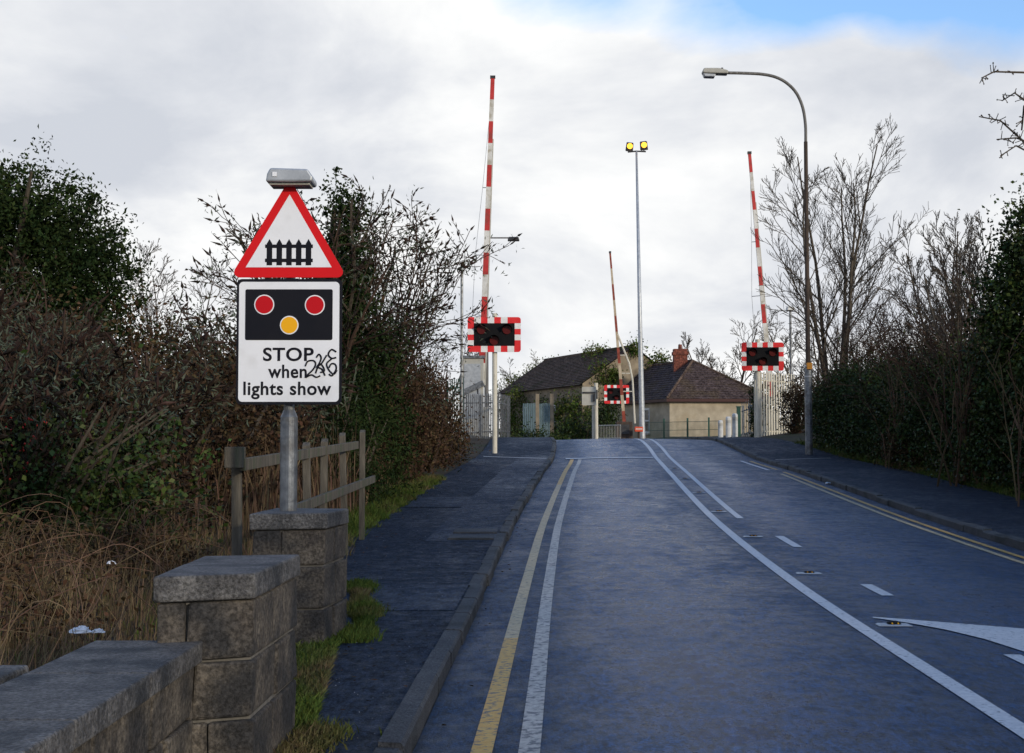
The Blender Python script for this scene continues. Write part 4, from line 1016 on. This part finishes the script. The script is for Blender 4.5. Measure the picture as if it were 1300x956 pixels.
# ivy clad tree right behind the sign
X, Y = -3.25, 25
t = thing('ivy_tree', (X, Y, vz(X, Y)), 'twiggy half-bare tree wrapped in ivy directly behind the warning sign', 'tree')
mb = MB(); tw = MB(); rr = random.Random(8)
for k in range(7):
    a = rr.uniform(0, 6.28); d = Vector((math.cos(a)*.28, math.sin(a)*.28, 1))
    grow(tw, Vector((0, 0, 1.2)), d, rr.uniform(3.1, 4.2), .05, 3, rr, dict(wob=.08, up=.1, rmin=.008, kids=(4, 5, 8), ang=(20, 50), lr=(.26, .42), t0=.15, tipl=1))
mb.tube([(0, 0, -.3), (.05, 0, 1.5), (0, .1, 3.5), (.1, 0, 5.0)], [.20, .16, .10, .04], 8); mb.build('trunk', M['bark'], t); tw.build('branches', M['bark'], t)
P = clump_pts([(.15, 0, 1.8, 1.15, 1.0, 1.7, 3), (.7, 0, 1.9, .8, .8, 1.5, 1.4), (.25, 0, 3.5, .62, .65, 1.2, 1.7), (.3, 0, 4.7, .40, .42, .95, .6)], 1000, 32, .10, 21, .3)
quads('crown', leafcloud(P, .075, aspect=.6, seed=5), M['conifer'], t)
# buddleia thicket
BL = [(-3.05, 27.5, 5.0, .30, 22, (.12, 0), 'tall buddleia bush full of dark seed spikes leaning towards the left barrier', 3600),
      (-3.5, 24.0, 5.7, .17, 14, (-.02, 0), 'tall twiggy buddleia showing above the left corner of the red triangle', 1800),
      (-5.0, 18.5, 1.5, .45, 18, (0, 0), 'brown buddleia bush just left of the warning sign', 3000),
      (-6.9, 20.0, 2.5, .4, 20, (.0, 0), 'buddleia with spikes leaning right against the bright gap in the sky', 3000),
      (-6.3, 17.5, 2.5, .4, 20, (.05, 0), 'dense reddish brown buddleia in front of the dark evergreen', 4000),
      (-4.8, 14.0, 2.1, .55, 20, (.05, 0), 'lower buddleia bush on the bank at mid height of the left edge', 4500),
      (-4.2, 15.0, 2.0, .5, 18, (-.05, 0), 'low buddleia bush behind the timber fence and dead grass', 3500),
      (-5.1, 13.2, 1.9, .5, 16, (.0, 0), 'leafy buddleia cut by the left edge of the picture', 3600),
      (-3.3, 20.5, 3.0, .30, 14, (0, 0), 'slender buddleia between the sign and the timber fence end', 2600),
      (-7.6, 22.0, 3.3, .5, 20, (.0, 0), 'buddleia high on the bank under the evergreen crown', 3400),
      (-7.3, 33.0, 2.4, .4, 12, (.1, 0), 'far buddleia bush behind the thicket, beside the pale bare tree', 1500)]
for i, (x, y, h, spd, ns, ln, lab, nl) in enumerate(BL):
    buddleia((x, y, vz(x, y)), h, spd, ns, lab, 30+i, leaves=nl, lean=ln, lsize=.11 if y > 20 else .09)
# dark understorey foliage
bush((-5.6, 17, vz(-5.6, 17)), [(0, 0, .9, 2.6, 1.6, 1.2, 2), (-2.2, 0, 1.2, 2, 1.6, 1.4, 2), (1.8, 1, .9, 1.2, 1.4, 1.3, 1.4)], 700, 40, .2, .075, 'brown_leaf', 'brown bramble thicket along the bank beneath the buddleia', 61, 'bramble_thicket', 'brambles', stems=60, shell=.2, aspect=.5)
bush((-6.5, 13, vz(-6.5, 13)), [(0, 0, .6, 2.2, 1.2, .9, 2), (2.2, .2, .5, 1.6, 1.0, .8, 2)], 500, 34, .2, .06, 'ivy', 'low green bramble and ivy growth above the dead grass at the left', 62, 'bramble_thicket', 'brambles', stems=40, shell=.2)
bush((-9.5, 24, vz(-9.5, 24)), [(0, 0, 1.5, 3.0, 2, 2.0, 2), (3.2, 1, 1.3, 2.4, 2, 1.9, 2), (6, 2, 1.3, 1.6, 2, 1.7, 1)], 900, 40, .25, .085, 'brown_leaf', 'deep brown scrub filling the bank behind the buddleia', 63, 'scrub_thicket', 'scrub', stems=80, shell=.15, aspect=.5)
bush((-2.65, 22.0, vz(-2.65, 22)), [(0, 0, .7, .75, .8, .95, 2), (.25, 1.8, .8, .8, 1.2, 1.1, 2), (0, 0.6, 1.7, .45, .5, .7, .8)], 380, 45, .14, .07, 'conifer', 'small dark green bushy evergreen beyond the end of the timber fence', 64, 'evergreen_shrub', 'bush', stems=14, aspect=.35)
bush((-2.1, 29, vz(-2.1, 29)), [(0, 0, 1.2, .65, 2.5, 1.6, 2), (.15, 4.5, 1.2, .6, 2.2, 1.4, 2), (.35, 8, .9, .6, 2.0, 1.1, 1.4), (-.9, 2, 1.9, .9, 2.5, 1.6, 1.2)], 800, 36, .17, .075, 'brown_leaf', 'withered brown beech hedge lining the left footway up to the signal post', 65, 'beech_hedge', 'hedge', stems=110, aspect=.55, shell=.35, sm='bark_red')
bush((-4.6, 38, vz(-4.6, 38)), [(0, 0, 1.6, 2.2, 2.5, 1.9, 2), (1.2, 5, 1.2, 1.2, 2.5, 1.3, 1.4), (-4, 0, 1.6, 3, 3, 2, 2)], 800, 36, .22, .09, 'ivy', 'dark ivy scrub behind the beech hedge near the left barrier', 66, 'ivy_scrub', 'scrub', stems=60, shell=.3)
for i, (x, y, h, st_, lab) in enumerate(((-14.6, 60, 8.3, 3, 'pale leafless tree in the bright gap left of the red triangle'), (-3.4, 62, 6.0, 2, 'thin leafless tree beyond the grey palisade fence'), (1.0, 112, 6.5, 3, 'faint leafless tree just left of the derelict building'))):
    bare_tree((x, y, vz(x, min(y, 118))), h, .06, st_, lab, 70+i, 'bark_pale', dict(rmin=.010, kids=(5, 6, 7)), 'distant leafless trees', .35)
# overhanging twigs in the top-left corner: a tree standing just out of frame
bare_tree((-8.6, 14.5, vz(-8.6, 14.5)), 5.6, .09, 2, 'leafless tree outside the left edge, its twigs entering the top left corner', 81, 'bark', dict(kids=(4, 4, 5)), None, .12)
# dead grass, stalks (stuff)
def blades(n, region, hr, wr, m, name, lean=.5, seed=0, zf=vz, curve=True, cl=0):
    r = np.random.default_rng(seed); P = region(n, r); n = len(P)
    base = np.array([[x, y, zf(x, y)-.03] for x, y in P])
    a = r.uniform(0, 2*math.pi, n); h = r.uniform(hr[0], hr[1], n)*r.uniform(.5, 1, n); l = r.uniform(.1, 1, n)*lean*h
    d = np.stack([np.cos(a)*l, np.sin(a)*l, h], 1); s = np.stack([-np.sin(a+1), np.cos(a+1), np.zeros(n)], 1)*(r.uniform(wr[0], wr[1], n))[:, None]
    mid = base+d*np.array([.35, .35, .6]); top = base+d
    q1 = np.stack([base-s, base+s, mid+s*.8, mid-s*.8], 1); q2 = np.stack([mid-s*.8, mid+s*.8, top+s*.1, top-s*.1], 1)
    return tag(quads(name, np.concatenate([q1, q2]), M[m]), kind='stuff')
def bank(n, r):
    y = r.uniform(5.2, 16, n); x = -1.75-r.random(n)**.9*(y*.42+1.0)
    k = (np.sin(x*3.1+y)*np.sin(y*2.3-x*1.4)+1)/2; return np.stack([x, y], 1)[r.random(n) < .3+.7*k]
blades(52000, bank, (.08, .36), (.0018, .004), 'straw', 'dead_grass', .6, 1)
blades(11000, bank, (.25, .75), (.0015, .0032), 'straw', 'dead_stalks', .55, 2)
blades(14000, bank, (.08, .24), (.003, .007), 'grass', 'bank_grass', .5, 12)
def back(n, r):
    y = r.uniform(16, 34, n); x = -2.3-r.random(n)*8; return np.stack([x, y], 1)
blades(9000, back, (.6, 1.8), (.006, .012), 'stalk', 'dead_stalks', .35, 3)
def vergeL(n, r):
    y = r.uniform(11, 30, n)**1; e = np.array([el(v) for v in y]); x = e-.05-np.abs(r.normal(0, .28, n)); x += .12*np.sin(y*5)*r.random(n); return np.stack([x, y], 1)
blades(26000, vergeL, (.05, .20), (.004, .009), 'grass', 'verge_grass', .8, 4)
def wallfoot(n, r):
    y = r.uniform(5.2, 13.0, n); c = np.interp(y, [5.2, 6.7, 9.2, 10.2, 13], [-.99, -.93, -1.13, -1.07, -1.42]); x = c+r.normal(.02, .045, n)*(1.1+.5*np.sin(y*4.1)); k = (y > 6.7)&(y < 9.4); x = np.where(k, c+.0-r.random(n)**1.6*.75, x); return np.stack([x, y], 1)
blades(34000, wallfoot, (.02, .09), (.003, .006), 'grass', 'wall_grass', .9, 5, zf=lambda x, y: Z(y)+.085)
def vergeR(n, r):
    y = r.uniform(14, 46, n); e = np.array([er(v) for v in y]); x = e+.0+np.abs(r.normal(0, .3, n)); return np.stack([x, y], 1)
blades(14000, vergeR, (.05, .22), (.006, .012), 'grass', 'verge_grass', .8, 6)
t_ = []
for i, (x, y, w_, lab) in enumerate(((-3.1, 8.3, 1.3, 'arching brown bramble canes over the dead grass behind the nearest pier'), (-4.0, 10.5, 1.6, 'tangled bramble canes in the dead grass below the thicket'), (-3.1, 11.8, .7, 'bramble tangle behind the first fence post'), (-5.3, 11.6, 1.6, 'bramble tangle at the left edge above the dead grass'))):
    t = thing('bramble_tangle', (x, y, vz(x, y)), lab, 'brambles', 'bramble tangles on the bank'); mb = MB(); rr = random.Random(600+i)
    for k in range(70):
        a = rr.uniform(0, 6.28); p = Vector((rr.gauss(0, w_*.45), rr.gauss(0, w_*.4), -.05)); l = rr.uniform(.4, 1.3); h_ = rr.uniform(.2, .75); d = Vector((math.cos(a), math.sin(a), 0))
        if x+p.x+d.x*l > -2.05: continue
        e_ = rr.uniform(.5, 1.0); wv = rr.gauss(0, .10); pk = rr.uniform(.6, 1)
        mb.tube([p+d*l*(q/9)+Vector((-d.y, d.x, 0))*wv*math.sin(q*.7)+Vector((0, 0, h_*math.sin(math.pi*e_*(q/9)**pk))) for q in range(10)], [.0045-.0003*q for q in range(10)], 3)
    mb.build('canes', M['stalk'], t)
    P = clump_pts([(0, 0, .22, w_*.8, w_*.7, .30, 1)], 90, 26, .10, 610+i, .2); quads('withered_leaves', leafcloud(P, .045, aspect=.55, seed=i), M['brown_leaf'], t)
# fallen leaves and grit
r = np.random.default_rng(9); C = []
for _ in range(900):
    y = r.uniform(7, 44); k_ = r.random()
    if k_ < .5: x = el(y)+abs(r.normal(0, .35)); z = Z(y)+.075
    elif k_ < .75: x = er(y)-abs(r.normal(0, .4)); z = Z(y)+.075
    elif k_ < .88: x = kl(y)+.05+abs(r.normal(0, .06)); z = rz(x, y)+.01
    else: x = kr(y)-.05-abs(r.normal(0, .08)); z = rz(x, y)+.01
    C.append((x, y, z))
V = leafcloud(np.array(C), .04, seed=4); V[:, :, 2] = np.array(C)[:, 2][:, None]+(V[:, :, 2]-np.array(C)[:, 2][:, None])*.25
tag(quads('fallen_leaves', V, M['brown_leaf']), kind='stuff')
C = []
for _ in range(420):
    y = r.uniform(6, 30); C.append((r.uniform(el(y), kl(y)-.16), y, Z(y)+.076))
C = np.array(C); V = leafcloud(C, .009, aspect=.9, seed=8); V[:, :, 2] = C[:, 2][:, None]+(V[:, :, 2]-C[:, 2][:, None])*.4
tag(quads('loose_grit', V, M['concrete']), kind='stuff')
# red berries near the left edge
mb = MB(); rr = random.Random(4)
for k in range(46):
    p = W(rr.gauss(25, 20), rr.gauss(560, 28), rr.uniform(12.6, 13.2)); q = .013
    mb.add([p+Vector(v)*q for v in ((1, 0, 0), (-1, 0, 0), (0, 1, 0), (0, -1, 0), (0, 0, 1), (0, 0, -1))], [(0, 2, 4), (2, 1, 4), (1, 3, 4), (3, 0, 4), (2, 0, 5), (1, 2, 5), (3, 1, 5), (0, 3, 5)])
t = thing('rose_bush', (W(25, 0, 12.9).x, 12.9, vz(-4.4, 12.9)), 'thin bush dotted with small red berries at the left edge', 'bush'); O = Vector(t.location)
mb.v = [tuple(Vector(v)-O) for v in mb.v]; mb.build('berries', M['berry'], t)
mb = MB()
for k in range(26): 
    a = rr.uniform(0, 6.28); grow(mb, Vector((0, 0, -.1)), Vector((math.cos(a)*.5, math.sin(a)*.5, 1)), rr.uniform(1, 1.9), .010, 1, rr, dict(wob=.12, up=-.2, rmin=.004, kids=(5,), ang=(20, 60), lr=(.2, .35), t0=.3))
mb.build('stems', M['bark_red'], t)

# RIGHT SIDE ---------------------------------------------------
HX = lambda y: er(y)+.75
segs = [(20, 5.2, 'nearest section of the dark ivy hedge, at the right edge of the picture'), (25.5, 3.0, 'ivy hedge section under the tall ivy column'), (31, 3.0, 'middle section of the dark ivy hedge along the right footway'),
        (36.5, 2.8, 'ivy hedge section just right of the street lamp column'), (42, 2.7, 'ivy hedge section behind the street lamp, ending at the cream palisade')]
for i, (y, h, lab) in enumerate(segs):
    x = HX(y); g = .28
    bush((x, y, vz(x, y)-.1), [(0, -1.6, .8, .8, 1.9, 1.0, 2), (0, 1.4, .8, .8, 1.9, 1.0, 2), (.15, -1.2, h*.62, .75, 1.8, h*.36, 2), (.15, 1.6, h*.6, .75, 1.8, h*.38, 2), (1.2, 0, h*.5, 1.2, 3, h*.5, 1.5)],
         1000, 42, .15, .075, 'ivy', lab, 90+i, 'ivy_hedge', 'hedge', 'ivy hedge along the right footway', stems=30, shell=.6)
g0 = [(.0, y_, 1.2, 1.1, 2.2, 1.6, 2) for y_ in range(-9, 10, 3)]+[(.2, y_, 3.9, 1.1, 2.2, 2.3, 2) for y_ in range(-9, 10, 3)]  # out-of-view hedge, added and raised to keep sun off the road
bush((9.3, 5.5, Z(5.5)), g0, 2200, 36, .2, .10, 'ivy', 'added ivy hedge beside the camera, unseen outside the right edge, shading the foreground', 120, 'ivy_hedge', 'hedge', 'ivy hedge along the right footway', stems=30, shell=.5)
# ivy column trees at the right edge
for (x, y, h, lab, sd__) in ((9.9, 26.5, 5.4, 'ivy-smothered tree standing at the right edge of the picture', 101), (10.6, 22.0, 5.6, 'second ivy-smothered tree cut by the right edge', 103)):
    bush((x, y, vz(x, y)), [(0, 0, h*.45, 1.1, 1.1, h*.45, 3), (.1, 0, h*.8, .75, .8, h*.22, 1.5), (-.3, -.3, h*.62, .8, .8, 1.2, 1)], 800, 45, .16, .08, 'ivy', lab, sd__, 'ivy_tree', 'tree', None, stems=14, shell=.6)
# brown brush above and inside the hedge
for i, (x, y, h, n_, lab) in enumerate(((10.6, 29.5, 4.3, 26, 'upright brown twiggy shrub beside the ivy tree at the right'), (10.5, 33.5, 4.4, 24, 'brown twiggy shrub growing above the middle of the hedge'),
                                    (10.8, 38, 4.4, 22, 'brown twiggy shrub above the hedge beneath the second bare tree'), (11.2, 43, 4.8, 22, 'brown twiggy shrub at the foot of the tallest bare tree'),
                                    (12.6, 36, 5.0, 22, 'shadowy twiggy shrub set back behind the hedge'), (12.5, 47, 4.6, 20, 'far brown twiggy shrub behind the cream palisade'))):
    t = thing('twiggy_shrub', (x, y, vz(x, y)), lab, 'bush', 'brown leafless shrubs above the right hedge'); mb = MB(); rr = random.Random(200+i)
    for k in range(n_):
        a = rr.uniform(0, 6.28); grow(mb, Vector((rr.gauss(0, .5), rr.gauss(0, .9), -.1)), Vector((math.cos(a)*.3, math.sin(a)*.3, 1)), h*rr.uniform(.6, 1.0), .019, 2, rr, dict(wob=.10, up=.10, rmin=.006, kids=(6, 9), ang=(18, 55), lr=(.22, .40), t0=.25))
    mb.build('stems', M['bark_red'], t)
    P = clump_pts([(0, 0, h*.5, 1.1, 1.5, h*.35, 1)], 140, 22, .2, 210+i, .2); quads('withered_leaves', leafcloud(P, .06, seed=i), M['brown_leaf'], t)
# stems standing in front of the hedge
for i, (y, lab) in enumerate(((22.5, 'leafless shrub of upright stems in front of the hedge, nearest the right edge'), (33.5, 'leafless shrub of upright stems before the hedge halfway to the street lamp'))):
    t = thing('leafless_shrub', (HX(y)-.6, y, vz(9.2, y)), lab, 'bush', 'leafless shrubs before the hedge'); mb = MB(); rr = random.Random(310+i)
    for k in range(14):
        a = rr.uniform(0, 6.28); grow(mb, Vector((rr.gauss(0, .25), rr.gauss(0, .7), -.1)), Vector((math.cos(a)*.2, math.sin(a)*.2, 1)), rr.uniform(1.4, 3.2), .020, 1, rr, dict(wob=.09, up=.1, rmin=.006, kids=(6,), ang=(15, 45), lr=(.2, .4), t0=.25))
    mb.build('stems', M['stalk'], t)
    P = clump_pts([(0, 0, .5, .35, 1.3, .6, 1)], 110, 26, .12, 320+i, .2); quads('withered_leaves', leafcloud(P, .06, seed=i), M['brown_leaf'], t)
t = thing('leafless_shrub', (HX(28)-.55, 28, vz(9.2, 28)), 'leafless shrub of pale upright stems in front of the hedge at the right', 'bush', 'leafless shrubs before the hedge'); mb = MB(); rr = random.Random(300)
for k in range(22):
    a = rr.uniform(0, 6.28); grow(mb, Vector((rr.gauss(0, .25), rr.gauss(0, .5), -.1)), Vector((math.cos(a)*.16, math.sin(a)*.16, 1)), rr.uniform(2.2, 4.0), .024, 1, rr, dict(wob=.06, up=.1, rmin=.007, kids=(5,), ang=(15, 40), lr=(.2, .4), t0=.3))
mb.build('stems', M['stalk'], t)
big = dict(rmin=.008, kids=(7, 7, 7), up=.30, ang=(22, 48), lr=(.34, .50), wob=.075)
bare_tree((10.7, 47, vz(10.7, 47)), 10.3, .085, 5, 'tallest leafless tree with several upright stems right of the street lamp', 401, 'bark', big, 'leafless trees on the right', .20)
bare_tree((12.2, 39, vz(12.2, 39)), 6.6, .06, 4, 'leafless tree between the tallest tree and the ivy tree', 402, 'bark', big, 'leafless trees on the right', .30)
bare_tree((14.0, 43, vz(14.0, 43)), 6.9, .06, 3, 'leafless tree set back, its upright twigs left of the ivy tree', 405, 'bark', big, 'leafless trees on the right', .30)
bare_tree((10.4, 31.5, vz(10.4, 31.5)), 5.2, .06, 3, 'thin leafless sapling just left of the ivy tree', 406, 'bark', big, 'leafless trees on the right', .3)
bare_tree((14.0, 92, Z(92)), 8.6, .14, 4, 'spreading leafless tree behind the house, left of the right light board', 403, 'bark', dict(rmin=.013, kids=(6, 7, 8), up=.25, ang=(25, 55), lr=(.38, .55)), 'leafless trees behind the house', .5)
bare_tree((19.5, 88, Z(88)), 8.4, .14, 4, 'leafless tree behind the right light board', 404, 'bark', dict(rmin=.013, kids=(6, 7, 8), up=.25, ang=(25, 55), lr=(.38, .55)), 'leafless trees behind the house', .45)
bush((19.5, 99, Z(99)), [(0, 0, 2.4, 3.4, 2, 2.8, 2), (5, 0, 3.0, 3.6, 2, 3.4, 2), (10, 0, 3.0, 3.6, 2, 4, 2)], 700, 36, .3, .14, 'ivy', 'dark evergreen scrub behind the house and cream palisade', 95, 'evergreen_scrub', 'scrub', stems=30, shell=.4)
bush((9.16, 53.2, Z(53.2)), [(0, 0, 1.2, .22, .3, 1.5, 1)], 70, 40, .08, .07, 'ivy', 'narrow dark ivy strand beside the right light board post', 96, 'ivy_strand', 'ivy', stems=2)
bush((10.2, 51.2, Z(51)), [(0, 0, 1.1, .5, .8, 1.3, 1), (.7, -1, 1.0, .6, 1, 1.1, 1)], 200, 36, .15, .08, 'brown_leaf', 'brown leafy bush over the right end of the cream palisade', 97, 'leafy_bush', 'bush', stems=14)
# hawthorn whose twigs overhang the top right corner
t = thing('hawthorn_tree', (10.0, 19.5, vz(10, 19.5)), 'hawthorn outside the right edge, its spiny twigs entering the top right corner', 'tree'); O = Vector(t.location)
mb = MB(); mb.tube([(0, 0, -.3), (-.1, 0, 2.5), (-.3, 0, 4.4)], [.16, .12, .07], 8); mb.build('trunk', M['bark'], t); mb = MB(); rr = random.Random(12); buds = []
for (P) in ([(1520, 250), (1380, 130), (1300, 92), (1262, 91), (1246, 99)], [(1500, 330), (1380, 230), (1300, 180), (1270, 153), (1243, 148)], [(1480, 300), (1380, 240), (1310, 182), (1290, 175), (1265, 177)],
            [(1450, 250), (1350, 180), (1302, 128), (1288, 118), (1272, 128)], [(1480, 330), (1380, 250), (1320, 200), (1290, 185), (1270, 198)], [(1450, 160), (1340, 105), (1300, 135), (1297, 165)]):
    Q = [W(x, y, 19.5+rr.uniform(-.3, .3))-O for x, y in P]; Q = [Vector((-.25, 0, 4.0))]+Q
    mb.tube(Q, [.05, .03, .024, .016, .012, .008][:len(Q)], 5)
    for i in range(2, len(Q)-1):
        for k in range(9):
            p = Q[i].lerp(Q[i+1], rr.random()); d = Vector((rr.gauss(0, 1), rr.gauss(0, 1), rr.gauss(0, 1))).normalized(); l = rr.uniform(.03, .14)
            mb.tube([p, p+d*l], [.008, .006], 3); buds.append(tuple(p+d*l))
mb.build('branches', M['bark'], t)
quads('buds', leafcloud(np.repeat(np.array(buds), 2, 0), .028, aspect=.8, seed=1), M['seed'], t)
# BACKGROUND ---------------------------------------------------
# ivy on the derelict building and hedge before it
t = thing('ivy_growth', (ax, ay, gz2), 'mass of ivy climbing the derelict building and its roof edge', 'ivy')
E2 = []
def DD(a, b, z, ra, rb, rz__, wgt): p = D(a, b, z); E2.append((p[0], p[1], p[2], ra, rb, rz__, wgt))
DD(0, -hw*.55, ez+.6, .9, .4, .9, 1.0); DD(-.1, hw*.5, rz_-1.2, 1.0, .5, .8, 1.0); DD(0, hw*.85, ez, .9, .5, .9, 1.0); DD(-.1, .15, rz_-.1, .5, .4, .35, .5)
DD(.3, -hw, 2.0, 1.0, 1.0, 1.7, 1.6); DD(2.5, -hw-.2, 1.8, .8, 1.6, 1.7, 1.6); DD(6.5, -hw-.2, 1.8, .7, 1.6, 2.0, 1.4); DD(11, -hw-.2, 2.4, .9, 2.5, 2.2, 2); DD(15.3, 0, rz_-1.5, 2, 1, 1.5, 1.6); DD(15.5, -2.5, 3.5, 1.8, 1.2, 2.0, 1.6)
DD(6, .1, rz_, 1.0, 3, .22, .7)
P = clump_pts(E2, 900, 34, .2, 71, .5); quads('foliage', leafcloud(P, .15, seed=7), M['ivy_far'] if 'ivy_far' in M else M['grass'], t)
bush((2.6, 83, Z(83)), [(0, 0, .7, 2.6, 1, .9, 2), (2.6, -1, 1.3, 1.2, 1, 1.5, 2), (-1.5, -4, .3, 3, 1, .5, 1.3)], 350, 34, .2, .13, 'ivy', 'overgrown green bush between the blue-green gates and the far signal', 98, 'overgrown_bush', 'bush', stems=12, shell=.4)
# distant tree belts closing the horizon
def belt(xs, Y, h, lab, seed, m='brown_leaf', n=600):
    E3 = [(x, 0, h*.45, 9, 4, h*.5, 1) for x in xs]; t = thing('distant_woodland', (0, Y, Z(120)-.3), None, None); tag(t, kind='stuff')
    P = clump_pts(E3, n, 30, .8, seed, .3); P = P[P[:, 2] > -.5]; quads('foliage', leafcloud(P, .4, seed=seed), M[m], t)
belt(range(-200, -28, 14), 150, 9, '', 501); belt(range(44, 200, 14), 150, 9, '', 502); belt(range(-30, 44, 14), 180, 4.2, '', 503, n=400)
print('objects', len(bpy.data.objects), 'polys', sum(len(m.polygons) for m in bpy.data.meshes))
